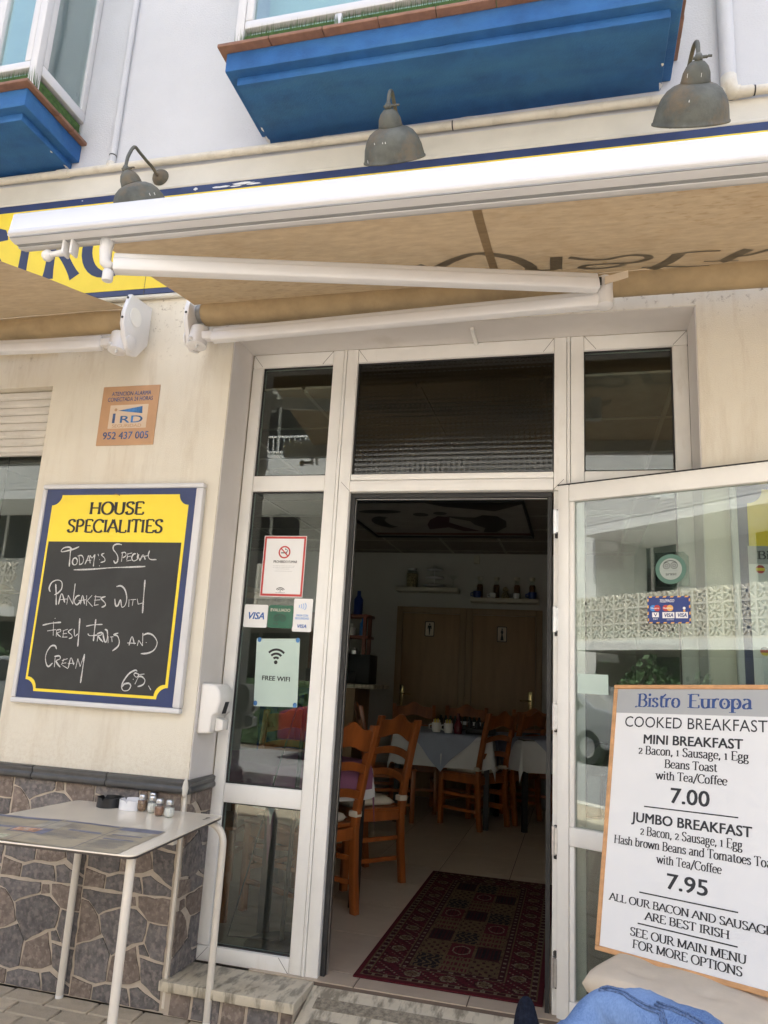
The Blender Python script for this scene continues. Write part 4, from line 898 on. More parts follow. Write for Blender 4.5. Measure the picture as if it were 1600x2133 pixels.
        k = MB(); k.box(El.x-.045, El.x-.012, El.y-.034, El.y-.028, El.z+.03, El.z+.062); k.build('elbow_slot', M['gasket'], t)
        # wrist fitting hanging from the front bar
        k = MB(); k.tube([(Fr.x-s*.03, -1.05, 2.862), (Fr.x-s*.032, -1.052, 2.81), (Fr.x-s*.028, -1.05, 2.765), (Fr.x-s*.005, -1.045, 2.745)], .02, 12, radii=[.026, .022, .020, .018]); k.build('wrist_bracket', M['arm'], t, smooth=True)
        k = MB(); k.lathe([(.016, -.045), (.019, -.04), (.019, -.01), (.016, -.005)], Matrix.Translation((Fr.x-s*.012, -1.048, 2.738)), 14); k.build('wrist_pin', M['arm'], t, smooth='auto')
    if arm_left: arm(x0, 1)
    if arm_right: arm(x1, -1)
    # winding-eye fork under the left end of the bar
    f = MB(); xf = x0+.003
    f.box(xf-.006, xf+.004, -1.085, -1.045, 2.795, 2.852); f.box(xf+.028, xf+.038, -1.085, -1.045, 2.795, 2.852)
    f.build('bar_fork', M['arm'], t, bevel=.004, smooth=True)
    f = MB(); f.tube([(xf-.068, -1.065, 2.807), (xf-.045, -1.065, 2.81), (xf, -1.065, 2.813)], .013, 12, radii=[.012, .010, .014]); f.lathe([(0, -.021), (.012, -.018), (.0205, -.006), (.0205, .006), (.012, .018), (0, .021)], Matrix.Translation((xf-.075, -1.065, 2.806)), 16, cap=False)
    f.build('ball_stud', M['arm'], t, smooth=True)
    return t
awning('tan awning printed with grey lettering, open over the doorway', -1.768, 3.3, bx0=-1.975, bx1=3.5)
awning('plain tan awning over the left shop window', -7.4, -2.108, text=False, arm_left=False, TI=.27, bx0=-7.5, bx1=-2.12)

# ------------------------------------------------------------------ plates and boards on the pillar
AL = thing('alarm_plate', 'faded orange alarm warning plate high on the cream pillar', 'sign', (0, 0, 0))
box('plate', M['cardboard'], AL, -2.328, -2.006, -.005, -.0008, 2.440, 2.753, bevel=.001)
wp2 = wallplane(0)
flat('print_field', rect(-2.273, 2.528, -2.057, 2.652), wp2, .0052, M['cardpale'], AL)
put_sans('ATENCION ALARMA', wp2, -2.274, -2.05, 2.702, .0215, M['faded_blue'], AL, .0062, bold=.01)
put_sans('CONECTADA 24 HORAS', wp2, -2.293, -2.037, 2.672, .0215, M['faded_blue'], AL, .0062, bold=.01)
put_sans('952 437 005', wp2, -2.294, -2.036, 2.472, .037, M['faded_blue'], AL, .0062, bold=.02)
put_sans('SEGURIDAD', wp2, -2.249, -2.083, 2.533, .0165, M['faded_br'], AL, .0064, bold=.01)
put_sans('RD', wp2, -2.207, -2.080, 2.557, .036, M['midblue'], AL, .0064, bold=.025)
put_sans('I', wp2, -2.252, -2.237, 2.557, .050, M['faded_blue'], AL, .0064, bold=.025)
flat('logo_dot', disc(-2.239, 2.627, .008), wp2, .0058, M['faded_br'], AL)
flat('logo_wedge', [(-2.224, 2.622), (-2.086, 2.604), (-2.090, 2.642)], wp2, .0058, M['midblue'], AL)

HB = thing('specials_board', 'navy and yellow HOUSE SPECIALITIES chalkboard in white frame on the pillar', 'chalkboard', (0, 0, 0))
u0, u1, v0, v1 = -2.573, -1.688, 1.180, 2.235
for nm, a in (('b', (u0, u1, v0, v0+.024)), ('t', (u0, u1, v1-.024, v1)), ('l', (u0, u0+.024, v0+.0245, v1-.0245)), ('r', (u1-.038, u1, v0+.0245, v1-.0245))):
    box('frame_bar', M['pvc_hi' if nm != 'x' else 'pvc'], HB, a[0], a[1], -.036, -.001, a[2], a[3], bevel=.007)
box('navy_panel', M['navy'], HB, u0+.0245, u1-.0385, -.028, -.002, v0+.0245, v1-.0245)
hb = wallplane(-.028)
hb = lambda u, v, w_=0: Vector((u, -.028-w_, v))
flat('yellow_field', notched(-2.509, 1.236, -1.760, 2.180, .052), hb, .0003, M['yellow'], HB)
cbp = [p for p in notched(-2.497, 1.249, -1.774, 2.6, .052) if p[1] < 1.9]
cbp = sorted([p for p in cbp], key=lambda p: 0) 
low = [p for p in notched(-2.497, 1.249, -1.774, 2.6, .052) if p[1] < 1.5]
r_side = [p for p in low if p[0] > -2.1]; l_side = [p for p in low if p[0] < -2.1]
poly = l_side+r_side if l_side[0][1] > l_side[-1][1] else l_side[::-1]+r_side
rs = sorted(r_side, key=lambda p: (p[1], p[0])); ls = sorted(l_side, key=lambda p: (-p[1], p[0]))
flat('chalk_field', ls+rs+[(-1.774, 1.947), (-2.497, 1.947)], hb, .0015, M['chalkboard'], HB)
put_pen('HOUSE', hb, -2.292, -1.990, 2.083, .060, M['black'], HB, .0016, thick=.15, thin=.075, serif=0, flare=.3, slant=-.02)
put_pen('SPECIALITIES', hb, -2.402, -1.880, 1.994, .062, M['black'], HB, .0016, thick=.15, thin=.075, serif=0, flare=.3, slant=-.02)
hk = MB(); hk.tube([(-2.155, -.029, 2.184), (-2.155, -.040, 2.180), (-2.135, -.042, 2.178), (-2.130, -.036, 2.174)], .002, 6); hk.build('hook', M['terra'], HB)
cm = MB(); lay = 0
for s_ in CHALK:
    lay += 1
    p = smoothpts([tuple(q) for q in s_], 5)
    L_ = sum(math.dist(p[i], p[i+1]) for i in range(len(p)-1))
    big_ = .0056 if L_ > .09 else .0042
    strokemesh(cm, p, hb, (lambda bb: lambda dx, dy, t: bb*(1+.35*math.sin(t*9))*(1 if .05 < t < .95 else .7))(big_), .0032+(lay % 9)*.00008)
cm.build('chalk_writing', M['chalk'], HB)

SD = thing('soap_dispenser', 'white wall mounted gel dispenser beside the door frame', 'dispenser', (-1.6255, .095, 1.21))
sp = [(0, -.112), (.062, -.106), (.068, -.03), (.088, -.02), (.100, .035), (.094, .075), (.070, .105), (.0, .108)]
MB().prism(sp, lambda u, v, w_: Vector((u, w_, v)), -.072, .072).build('body', M['white_pl'], SD, bevel=.012, bseg=3, smooth=True)
MB().prism([(.066, -.098), (.104, -.092), (.104, -.050), (.066, -.040)], lambda u, v, w_: Vector((u, w_, v)), -.03, .03).build('push_lever', M['white_pl'], SD, bevel=.004, smooth=True)
MB().prism([(.088, -.022), (.1005, .03), (.1025, .03), (.090, -.022)], lambda u, v, w_: Vector((u, w_, v)), -.018, .018).build('sight_window', M['oppdark'], SD)
# ------------------------------------------------------------------ stickers on the sidelight
yg = Y0+.028
sg = lambda u, v, w_=0: Vector((u, yg-.0012-w_, v))
T_ = thing('no_smoking_notice', 'red bordered no smoking notice taped to the narrow sidelight glass', 'notice', (0, 0, 0))
flat('paper', rect(-1.483, 1.737, -1.262, 2.036), sg, 0, M['white'], T_)
bd = MB()
for a in (rect(-1.480, 1.740, -1.265, 1.751), rect(-1.480, 2.022, -1.265, 2.033), rect(-1.480, 1.751, -1.470, 2.022), rect(-1.275, 1.751, -1.265, 2.022)): bd.prism(a, sg, .0008, .0012)
bd.build('red_border', M['red'], T_)
rg = MB(); n = 28; cx, cz = -1.372, 1.955
rg.add([sg(cx+r*math.cos(2*PI*k/n), cz+r*math.sin(2*PI*k/n), .0015) for r in (.024, .031) for k in range(n)], [(k, (k+1) % n, (k+1) % n+n, k+n) for k in range(n)])
strokemesh(rg, [(cx-.019, cz+.019), (cx+.019, cz-.019)], sg, lambda *a: .006, .0018)
rg.build('prohibition_ring', M['red'], T_)
cg = MB(); cg.prism(rect(cx-.018, cz-.006, cx+.014, cz-.001), sg, .0011, .0013); strokemesh(cg, smoothpts([(cx+.006, cz+.001), (cx+.016, cz+.004), (cx+.012, cz+.012), (cx+.003, cz+.013), (cx+.006, cz+.020)], 4), sg, lambda *a: .0028, .0013); cg.build('cigarette_symbol', M['black'], T_)
put_sans('PROHIBIDO FUMAR', sg, -1.425, -1.302, 1.902, .012, M['black'], T_, .0012, bold=.02)
for i, (a, b) in enumerate(((-1.425, -1.315), (-1.425, -1.318), (-1.41, -1.34), (-1.415, -1.325))):
    put_sans('en todo el recinto de este local', sg, a, b, 1.886-i*.0075-(.003 if i == 3 else 0), .0034, M['greyink'], T_, .0012)
lg = MB()
for r in (.024, .016): strokemesh(lg, arc(-1.378, 1.762, r, r*.8, 150, 30, 12), sg, lambda dx, dy, t: .0035, .0012)
lg.add([sg(-1.381, 1.763, .0012), sg(-1.375, 1.763, .0012), sg(-1.378, 1.772, .0012)], [(0, 1, 2)]); lg.build('emblem', M['black'], T_)
put_sans('JUNTA DE ANDALUCIA', sg, -1.402, -1.354, 1.7555, .004, M['black'], T_, .0012)
T_ = thing('card_sticker', 'square white sticker with blue VISA lettering on the sidelight', 'sticker', (0, 0, 0))
flat('paper', roundrect(-1.555, 1.587, -1.433, 1.696, .006), sg, 0, M['white'], T_)
put_sans('VISA', sg, -1.539, -1.448, 1.627, .032, M['visa'], T_, .0012, bold=.035, slant=.25)
T_ = thing('review_sticker', 'dark green rounded EVALUADO sticker with owl emblem on the sidelight', 'sticker', (0, 0, 0))
flat('paper', roundrect(-1.430, 1.588, -1.300, 1.697, .014), sg, 0, M['green'], T_)
put_sans('EVALUADO', sg, -1.418, -1.318, 1.667, .014, M['pipe'], T_, .0012, bold=.01)
ow = MB()
for cx_ in (-1.385, -1.352):
    for r in (.014, .007): ow.add([sg(cx_+q*math.cos(2*PI*k/20), 1.635+q*math.sin(2*PI*k/20), .0012) for q in (r-.0014, r+.0008) for k in range(20)], [(k, (k+1) % 20, (k+1) % 20+20, k+20) for k in range(20)])
strokemesh(ow, arc(-1.3685, 1.630, .030, .023, 140, 40, 10), sg, lambda *a: .0025, .0014)
ow.build('owl_emblem', M['black'], T_)
put_sans('trip', sg, -1.40, -1.375, 1.604, .010, M['black'], T_, .0012)
T_ = thing('contactless_sticker', 'tall white contactless payment sticker right of the green one', 'sticker', (0, 0, 0))
flat('paper', roundrect(-1.302, 1.575, -1.206, 1.731, .006), sg, 0, M['white'], T_)
wv = MB()
for i in range(4): strokemesh(wv, arc(-1.282+i*.004, 1.695, .010+i*.007, .010+i*.005, -40, 40, 8), sg, lambda *a: .0028, .0012)
wv.build('wave_symbol', M['stickblue'], T_)
put_sans('PAGA CON', sg, -1.284, -1.226, 1.647, .0095, M['stickblue'], T_, .0012, bold=.02)
put_sans('SEGURIDAD', sg, -1.290, -1.220, 1.633, .0095, M['stickblue'], T_, .0012, bold=.02)
put_sans('VISA', sg, -1.280, -1.230, 1.593, .016, M['visa'], T_, .0012, bold=.035, slant=.25)
T_ = thing('wifi_poster', 'pale laminated FREE WIFI poster taped inside the sidelight', 'poster', (0, 0, 0))
flat('paper', [(-1.463, 1.222), (-1.246, 1.229), (-1.258, 1.543), (-1.477, 1.534)], sg, 0, M['palegreen'], T_)
wf = MB(); cx, cz = -1.370, 1.432
for r in (.018, .036, .055): strokemesh(wf, arc(cx, cz, r, r*1.0, 135, 45, 14), sg, lambda *a: .0105, .0012)
wf.prism(disc(cx, cz-.004, .009), sg, .0009, .0012); wf.build('wifi_symbol', M['black'], T_)
put_sans('FREE WIFI', sg, -1.432, -1.292, 1.343, .0205, M['black'], T_, .0012, bold=.035)
for a, b in ((-1.462, 1.53), (-1.268, 1.535), (-1.455, 1.236), (-1.258, 1.238)):
    flat('blu_tack', disc(a, b, .010, 9, .012), sg, .001, M['midblue'], T_)
# ------------------------------------------------------------------ stickers on the door leaf (door coordinates)
ca, sa = math.cos(math.radians(23)), math.sin(math.radians(23))
def dp(u, v, w_=0):
    w2 = w_-.019
    return Vector((-.075+u*ca-w2*sa, .20-u*sa-w2*ca, v))
T_ = thing('round_sticker', 'round grey green owl award sticker on the open door glass', 'sticker', (0, 0, 0))
flat('film', [(.415, 1.800), (.545, 1.800), (.545, 1.918), (.525, 1.938), (.415, 1.938)], dp, 0, glassmat('sticker_film', (.62, .70, .66), .10), T_)
rg = MB(); n = 36; cx, cz = .475, 1.870
rg.add([dp(cx+r*math.cos(2*PI*k/n), cz+r*math.sin(2*PI*k/n), .0012) for r in (.044, .060) for k in range(n)], [(k, (k+1) % n, (k+1) % n+n, k+n) for k in range(n)])
rg.build('green_ring', mat('muted_green_print', (.07, .16, .12), .4), T_)
flat('inner_disc', disc(cx, cz, .0435, 32), dp, .0009, mat('grey_green_print', (.30, .34, .31), .4), T_, .0002)
ow = MB()
for cx_ in (.459, .489):
    for r in (.013, .006): ow.add([dp(cx_+q*math.cos(2*PI*k/20), 1.884+q*math.sin(2*PI*k/20), .0014) for q in (r-.0016, r+.0008) for k in range(20)], [(k, (k+1) % 20, (k+1) % 20+20, k+20) for k in range(20)])
strokemesh(ow, arc(.474, 1.880, .030, .024, 145, 35, 10), dp, lambda *a: .0028, .0016)
ow.build('owl_emblem', M['black'], T_)
put_sans('recomendado', dp, .447, .503, 1.862, .006, M['greyink'], T_, .0012)
put_sans('arasc', dp, .455, .497, 1.845, .012, M['ink'], T_, .0012, bold=.01)
T_ = thing('payment_sticker', 'navy TELEPAGO card payment sticker with orange striped edge on the door glass', 'sticker', (0, 0, 0))
flat('backing', rect(.380, 1.655, .545, 1.762), dp, 0, M['sticknavy'], T_)
sm = MB()
for i in range(6):
    for vv in (1.655, 1.757): sm.prism([(.384+i*.028, vv), (.396+i*.028, vv), (.400+i*.028, vv+.005), (.388+i*.028, vv+.005)], dp, .0007, .001)
for i in range(4):
    for uu in (.380, .540): sm.prism([(uu, 1.662+i*.026), (uu+.005, 1.664+i*.026), (uu+.005, 1.675+i*.026), (uu, 1.673+i*.026)], dp, .0007, .001)
sm.build('edge_stripe', M['orange'], T_)
put_sans('TELEPAGO', dp, .427, .484, 1.738, .0115, M['white'], T_, .0012, bold=.02, slant=.2)
for c_, m_ in (((.402, 1.715), 'stickblue'), ((.418, 1.715), 'red'), ((.452, 1.715), 'red'), ((.468, 1.715), 'orange')):
    flat('card_disc', disc(c_[0], c_[1], .0125, 22), dp, .0010+.0003*(m_ != 'stickblue')+.0003*(m_ == 'orange'), M[m_], T_, .0002)
put_sans('Maestro', dp, .394, .426, 1.712, .006, M['white'], T_, .0021, bold=.03); put_sans('MasterCard', dp, .442, .478, 1.712, .006, M['white'], T_, .0021, bold=.03)
for a in (rect(.398, 1.679, .424, 1.698), rect(.438, 1.675, .484, 1.699), rect(.489, 1.675, .535, 1.699)): flat('card_patch', a, dp, .0008, M['white'], T_)
put_sans('V', dp, .404, .418, 1.682, .013, M['sticknavy'], T_, .0016, bold=.03); put_sans('PAY', dp, .402, .420, 1.668, .007, M['white'], T_, .0012)
put_sans('VISA', dp, .443, .480, 1.680, .014, M['sticknavy'], T_, .0016, bold=.04, slant=.2); put_sans('VISA', dp, .494, .531, 1.680, .014, M['sticknavy'], T_, .0016, bold=.04, slant=.2)
put_sans('ELECTRON', dp, .455, .481, 1.667, .005, M['white'], T_, .0012)
flat('card_patch', disc(.522, 1.714, .0055, 12), dp, .0012, M['white'], T_); flat('card_patch', disc(.522, 1.704, .0045, 12), dp, .0012, M['orange'], T_)
T_ = thing('blank_card', 'blank pale green card stuck low on the open door glass', 'card', (0, 0, 0))
flat('paper', rect(.084, 1.366, .215, 1.446), dp, 0, M['palegreen'], T_)
# second board on the right-hand wall, seen through the door glass
T_ = thing('menu_noticeboard', 'navy and yellow noticeboard with menus seen through the door glass', 'noticeboard', (0, 0, 0))
for a in ((.588, 1.50, 1.180, 1.204), (.588, 1.50, 2.211, 2.235), (.588, .612, 1.2045, 2.2105), (1.476, 1.50, 1.2045, 2.2105)): box('frame_bar', M['pvc_hi'], T_, a[0], a[1], -.036, -.001, a[2], a[3], bevel=.007)
box('navy_panel', M['navy'], T_, .6125, 1.4755, -.028, -.002, 1.2045, 2.2105)
flat('yellow_field', notched(.648, 1.236, 1.44, 2.178, .055), hb, .0003, M['yellow'], T_)
flat('menu_sheet', rect(.642, 1.26, .93, 1.955), hb, .002, M['board'], T_)
flat('menu_header', rect(.642, 1.885, .93, 1.955), hb, .003, M['grey'], T_)
flat('menu_sheet', rect(1.02, 1.26, 1.40, 1.955), hb, .002, M['board'], T_)
put_pen('Bistro', hb, .675, .80, 1.905, .030, M['ink'], T_, .004, thick=.12)
for zc, cols in ((1.865, ('red', 'yellow', 'red')), (1.558, ('black', 'red', 'yellow'))):
    for i, c_ in enumerate(cols):
        p = [q for q in disc(.682, zc, .016, 36)]
        lo, hi = zc+.016-(i+1)*.0107, zc+.016-i*.0107
        pp = [(q[0], min(max(q[1], lo), hi)) for q in p]
        if i == 1: pp = [(.682+math.copysign(math.sqrt(max(0, .016**2-(zv-zc)**2)), sx), zv) for sx, zv in ((-1, lo), (1, lo), (1, zc), (1, hi), (-1, hi), (-1, zc))]
        else:
            edge = hi if i == 2 else lo
            pp = [(.682+math.copysign(math.sqrt(max(0, .016**2-(edge-zc)**2)), sx), edge) for sx in (-1, 1)]
            arcp = arc(.682, zc, .016, .016, (19 if i == 0 else -19), (161 if i == 0 else -161), 10); pp = arcp
        flat('flag_badge', pp, hb, .004, M[c_], T_)
for i, s_ in enumerate(('Menu', 'Starters', 'Mains', 'Desserts', 'Wines')): put_sans(s_, hb, .72, .80, 1.82-i*.075, .012, M['ink'], T_, .003)
# ------------------------------------------------------------------ terrace table
TB = thing('terrace_table', 'cream laminate terrace table on bent white tube legs by the stone wall', 'table', (-1.80, -.38, 0))
tx, ty = -1.80, -.38
def TT(p): return (p[0]-tx, p[1]-ty, p[2])
corn = [(-2.158, .002), (-1.446, .002), (-1.392, -.762), (-2.225, -.80)]
def rcorner(P, r=.035, n=5):
    o = []
    for i, p in enumerate(P):
        p = Vector(p); a = (Vector(P[i-1])-p).normalized(); b = (Vector(P[(i+1) % len(P)])-p).normalized()
        for k in range(n+1):
            t = k/n; q = p+a*r*(1-t)**2+b*r*t**2; o.append((q.x-tx, q.y-ty))
    return o
tp = rcorner(corn)
MB().prism(tp, lambda u, v, w_: Vector((u, v, w_)), .7725, .7775).build('tabletop', M['tiletop'], TB, bevel=.001, bseg=1)
MB().prism([(u*.998, v*.998) for u, v in tp], lambda u, v, w_: Vector((u, v, w_)), .7655, .7722).build('underside', M['edge'], TB)
def leg(x, y, d):   # d: direction (unit 2d) of the bend under the top
    pts = [(x, y, 0), (x, y, .30), (x, y, .67)]
    for k in range(1, 9):
        a = k/8*PI/2; pts.append((x+d[0]*.075*(1-math.cos(a)), y+d[1]*.075*(1-math.cos(a)), .670+.080*math.sin(a)))
    pts.append((x+d[0]*.30, y+d[1]*.30, .750))
    m = MB(); m.tube([TT(p) for p in pts], .0145, 14); o = m.build('leg', M['leg'], TB, smooth='auto')
    MB().lathe([(.0155, 0), (.0155, .012)], Matrix.Translation(TT((x, y, 0))), 14).build('foot_cap', M['white_pl'], o, smooth='auto')
def sleg(x, y):
    m = MB(); m.tube([TT((x, y, 0)), TT((x, y, .4)), TT((x, y, .765))], .0155, 14); o = m.build('leg', M['leg'], TB, smooth='auto')
    MB().lathe([(.0165, 0), (.0165, .012)], Matrix.Translation(TT((x, y, 0))), 14).build('foot_cap', M['white_pl'], o, smooth='auto')
leg(-1.424, -.025, (-1, 0)); sleg(-1.430, -.71); sleg(-2.105, -.025); sleg(-2.17, -.74)
box('cross_brace', M['leg'], TB, -2.06-tx, -1.45-tx, -.40-ty, -.37-ty, .735, .750, bevel=.003)
lg = MB()
tf = lambda u, v, w_=0: Vector((u-tx, v-ty, .7775+w_))
for i, (a, b, l, wd_) in enumerate(((-1.478, -.115, .012, .006), (-1.478, -.096, .010, .009), (-1.480, -.074, .018, .012))):
    lg.add([tf(a+l*.5*math.cos(2*PI*k/10), b+wd_*math.sin(2*PI*k/10), .0003) for k in range(10)], [tuple(range(10))])
lg.build('maker_mark', M['black'], TB)
MB().add([tf(-1.464, -.125, .0003), tf(-1.461, -.125, .0003), tf(-1.461, -.02, .0003), tf(-1.464, -.02, .0003)], [(0, 1, 2, 3)]).build('maker_mark', M['greyink'], TB)
def ashtray(x, y, m, label, rz):
    t = thing('ashtray', label, 'ashtray', (x, y, .7778), rz, 'round ashtrays on the terrace table')
    # wall built as arc segments with three rest notches
    mb = MB(); seg = 48; r0, r1, h = .049, .054, .040
    def ht(k):
        a = k % 16; return .028 if a == 0 else h
    vs = []
    for k in range(seg):
        a = 2*PI*k/seg
        for r, z in ((r1, 0), (r1, ht(k)), (r0, ht(k)), (r0-.003, .008)): vs.append((r*math.cos(a), r*math.sin(a), z))
    fs = []
    for k in range(seg):
        k2 = (k+1) % seg
        for j in range(3): fs.append((k*4+j, k*4+j+1, k2*4+j+1, k2*4+j))
    fs.append(tuple(k*4+3 for k in range(seg))); fs.append(tuple(k*4 for k in range(seg-1, -1, -1)))
    mb.add(vs, fs); mb.build('bowl', m, t, smooth='auto', bevel=.0006, bseg=1); return t
ashtray(-1.955, -.065, M['ashblk'], 'round black ashtray, leftmost item on the terrace table', .5)
ashtray(-1.845, -.066, M['ashwht'], 'round white ashtray between the black ashtray and the shakers', .6)
def shaker(x, y, fill, fl, label):
    t = thing('shaker', label, 'shaker', (x, y, .7778), random.uniform(0, 1), 'glass shakers on the terrace table')
    MB().lathe([(.0, .0), (.016, .0), (.019, .004), (.0215, .018), (.021, .034), (.017, .046), (.0145, .050)], None, 10, cap=False).build('jar', M['clear'], t, smooth='auto')
    MB().lathe([(.0, .003), (.015, .003), (.0185, .010), (.0195, .02), (.019, fl), (.0, fl+.002)], None, 10, cap=False).build('contents', fill, t)
    MB().lathe([(.0145, .049), (.0155, .051), (.0155, .063), (.013, .067), (.0, .068)], None, 16, cap=False).build('lid', M['steel'], t, smooth='auto')
shaker(-1.786, -.085, M['pepper'], .042, 'brown pepper shaker beside the white ashtray')
shaker(-1.775, -.020, M['clear'], .005, 'nearly empty shaker standing at the very back of the group')
shaker(-1.733, -.092, M['salt'], .036, 'white salt shaker in the middle, between the two brown ones')
shaker(-1.672, -.140, M['pepper2'], .036, 'reddish brown shaker second from the right on the terrace table')
shaker(-1.624, -.142, M['salt'], .034, 'white salt shaker at the right end of the group')
# fold-out menu on the table
MN = thing('menu_sheet', 'fold-out printed menu lying across the terrace table', 'menu', (-1.85, -.6, .7778))
mx, my = -1.85, -.6
mp_ = mat('menu_print_brown', (.36, .31, .22), .35, .12, 7, col2=(.24, .225, .18), c2s=5, c2range=(.5, .62), c2stretch=(1, 3, 1))
def mfn(x, y, w_=0):   # gentle buckle of the paper
    return Vector((x-mx, y-my, .0015+.003*max(0, math.sin((x+2.1)*7.3))**2+w_))
def mxy(u, v):     # u along 0..3 panels, v 0..1 near to far
    a = Vector((-2.52, -.80)).lerp(Vector((-1.452, -.765)), u); b = Vector((-2.58, -.44)).lerp(Vector((-1.489, -.392)), u)
    return a.lerp(b, v)
def mpatch(nm, ua, va, ub, vb, m, w_=0.0):
    q = MB(); n = max(2, int((ub-ua)*40)); vs = []
    for j in (va, vb):
        for i in range(n+1):
            p = mxy(ua+(ub-ua)*i/n, j); vs.append(mfn(p.x, p.y, w_))
    q.add(vs, [(i, i+1, n+1+i+1, n+1+i) for i in range(n)])
    return q.build(nm, m, MN)
mpatch('paper', .28, 0, 1, 1, mp_)
edge_b = mat('menu_print_blue', (.13, .15, .24), .35, .3, 20)
pale = mat('menu_print_pale', (.38, .36, .30), .35, .25, 12)
food = mat('menu_print_food', (.42, .20, .11), .35, .5, 40, col2=(.6, .58, .52), c2s=30)
foodg = mat('menu_print_salad', (.40, .42, .28), .35, .5, 60, col2=(.65, .62, .56), c2s=30)
linem = mat('menu_print_line', (.09, .10, .17), .4)
for a, b, c, d in ((.33, .90, .60, .985), (.62, .93, .83, .985), (.845, .84, .995, .985), (.52, .34, .66, .56), (.45, .47, .58, .55), (.36, .36, .44, .6), (.70, .60, .82, .66), (.86, .62, .97, .66), (.86, .45, .97, .49)): mpatch('menu_block', a, b, c, d, edge_b, .0004)
for a, b, c, d in ((.57, .60, .66, .90), (.86, .68, .98, .82)): mpatch('menu_block', a, b, c, d, pale, .0004)
for a, b, c, d in ((.53, .37, .625, .53), (.33, .20, .40, .36)): mpatch('menu_photo', a, b, c, d, food, .0007)
mpatch('menu_photo', .46, .05, .58, .20, foodg, .0007)
for a in (.605, .84): mpatch('fold', a-.0012, 0, a+.0012, 1, linem, .0009)
tl = MB()
for (a, c, b0_, b1_) in ((.64, .80, .30, .56), (.86, .98, .12, .42), (.86, .96, .52, .60), (.64, .74, .68, .86)):
    v = b0_
    while v < b1_:
        c2 = a+(c-a)*random.uniform(.75, 1)
        for (p0, p1) in ((mxy(a, v), mxy(c2, v)),):
            tl.add([mfn(p0.x, p0.y, .0006), mfn(p1.x, p1.y, .0006), mfn(p1.x, p1.y+.002, .0006), mfn(p0.x, p0.y+.002, .0006)], [(0, 1, 2, 3)])
        v += .032
tl.build('menu_text_lines', linem, MN)

# ------------------------------------------------------------------ menu board, chair, cushion
k_ = .985
CAMP = Vector((0, -3.0856, 1.395))
BA = CAMP+(Vector((.06607713, -.12234634, .5))-CAMP)*k_
bu, bv, bn = Vector((.8502324, -.52435932, .04639151)), Vector((.09395479, .23787502, .9667409)), Vector((-.51795499, -.81759573, .25151512))
MBD = thing('menu_board', 'wood framed white Bistro Europa breakfast menu board leaning on a chair', 'menu board', tuple(BA))
def bf(u, v, w_=0): return bu*(u*k_)+bv*(v*k_)+bn*w_
bw, bh = .634, .938
def bbar(u0, u1, v0, v1): return MB().prism(rect(u0, v0, u1, v1), bf, -.012, .006).build('frame_bar', M['pine2'], MBD, bevel=.002, bseg=1, smooth=True)
bbar(0, bw, bh-.016, bh); bbar(0, bw, 0, .016); bbar(0, .0155, .0165, bh-.0165); bbar(bw-.0155, bw, .0165, bh-.0165)
MB().prism(rect(.0157, .0162, bw-.0157, bh-.0162), bf, -.006, .001).build('print_panel', M['board'], MBD)
flat('header_band', rect(.0157, .828, bw-.0157, bh-.0162), bf, .0012, M['grey'], MBD)
bt, ik = M['bluetext'], M['ink']
put_pen('Bistro', bf, .103, .272, .853, .050, bt, MBD, .002, thick=.14, thin=.035, serif=.09)
put_pen('Europa', bf, .302, .529, .853, .050, bt, MBD, .002, thick=.14, thin=.035, serif=.09)
dm = MB()
for a, b in ((.247, .8695), (.434, .8695), (.478, .8695)): dm.add([bf(a-.004, b, .0032), bf(a, b-.004, .0032), bf(a+.004, b, .0032), bf(a, b+.004, .0032)], [(0, 1, 2, 3)])
strokemesh(dm, [(.197, .884), (.216, .902)], bf, lambda *a: .006, .0032)
strokemesh(dm, smoothpts([(.100, .856), (.094, .851), (.101, .852)], 3), bf, lambda *a: .003, .0032)
dm.build('ornament', bt, MBD)
cx_ = .317
put_sans('COOKED BREAKFAST', bf, .056, .578, .775, .040, ik, MBD, .002)
put_sans('MINI BREAKFAST', bf, .136, .498, .715, .033, ik, MBD, .002, bold=.035)
SK = dict(thick=.135, thin=.050, serif=.06)
put_pen('2 Bacon, 1 Sausage, 1 Egg', bf, .117, .517, .676, .0300, M['black'], MBD, .002, **SK)
put_pen('Beans Toast', bf, .222, .412, .633, .0290, M['black'], MBD, .002, **SK)
put_pen('with Tea/Coffee', bf, .192, .446, .591, .0290, M['black'], MBD, .002, **SK)
put_sans('7.00', bf, .249, .388, .515, .050, ik, MBD, .002, bold=.028)
def rule(u0, u1, v): flat('rule', rect(u0, v-.002, u1, v+.002), bf, .0015, M['black'], MBD)
rule(.152, .483, .492); rule(.152, .484, .2095); rule(.152, .483, .113)
put_sans('JUMBO BREAKFAST', bf, .106, .527, .436, .032, ik, MBD, .002, bold=.035)
put_pen('2 Bacon, 2 Sausage, 1 Egg', bf, .142, .497, .395, .0290, M['black'], MBD, .002, **SK)
put_pen('Hash brown Beans and Tomatoes Toast', bf, .044, .612, .354, .0280, M['black'], MBD, .002, **SK)
put_pen('with Tea/Coffee', bf, .209, .431, .312, .0270, M['black'], MBD, .002, **SK)
put_sans('7.95', bf, .248, .388, .238, .047, ik, MBD, .002, bold=.028)
put_pen('ALL OUR BACON AND SAUSAGES', bf, .041, .607, .1655, .0235, M['black'], MBD, .002, **SK)
put_pen('ARE BEST IRISH', bf, .177, .458, .129, .0240, M['black'], MBD, .002, **SK)
put_pen('SEE OUR MAIN MENU', bf, .126, .510, .072, .0245, M['black'], MBD, .002, **SK)
put_pen('FOR MORE OPTIONS', bf, .138, .498, .036, .0250, M['black'], MBD, .002, **SK)

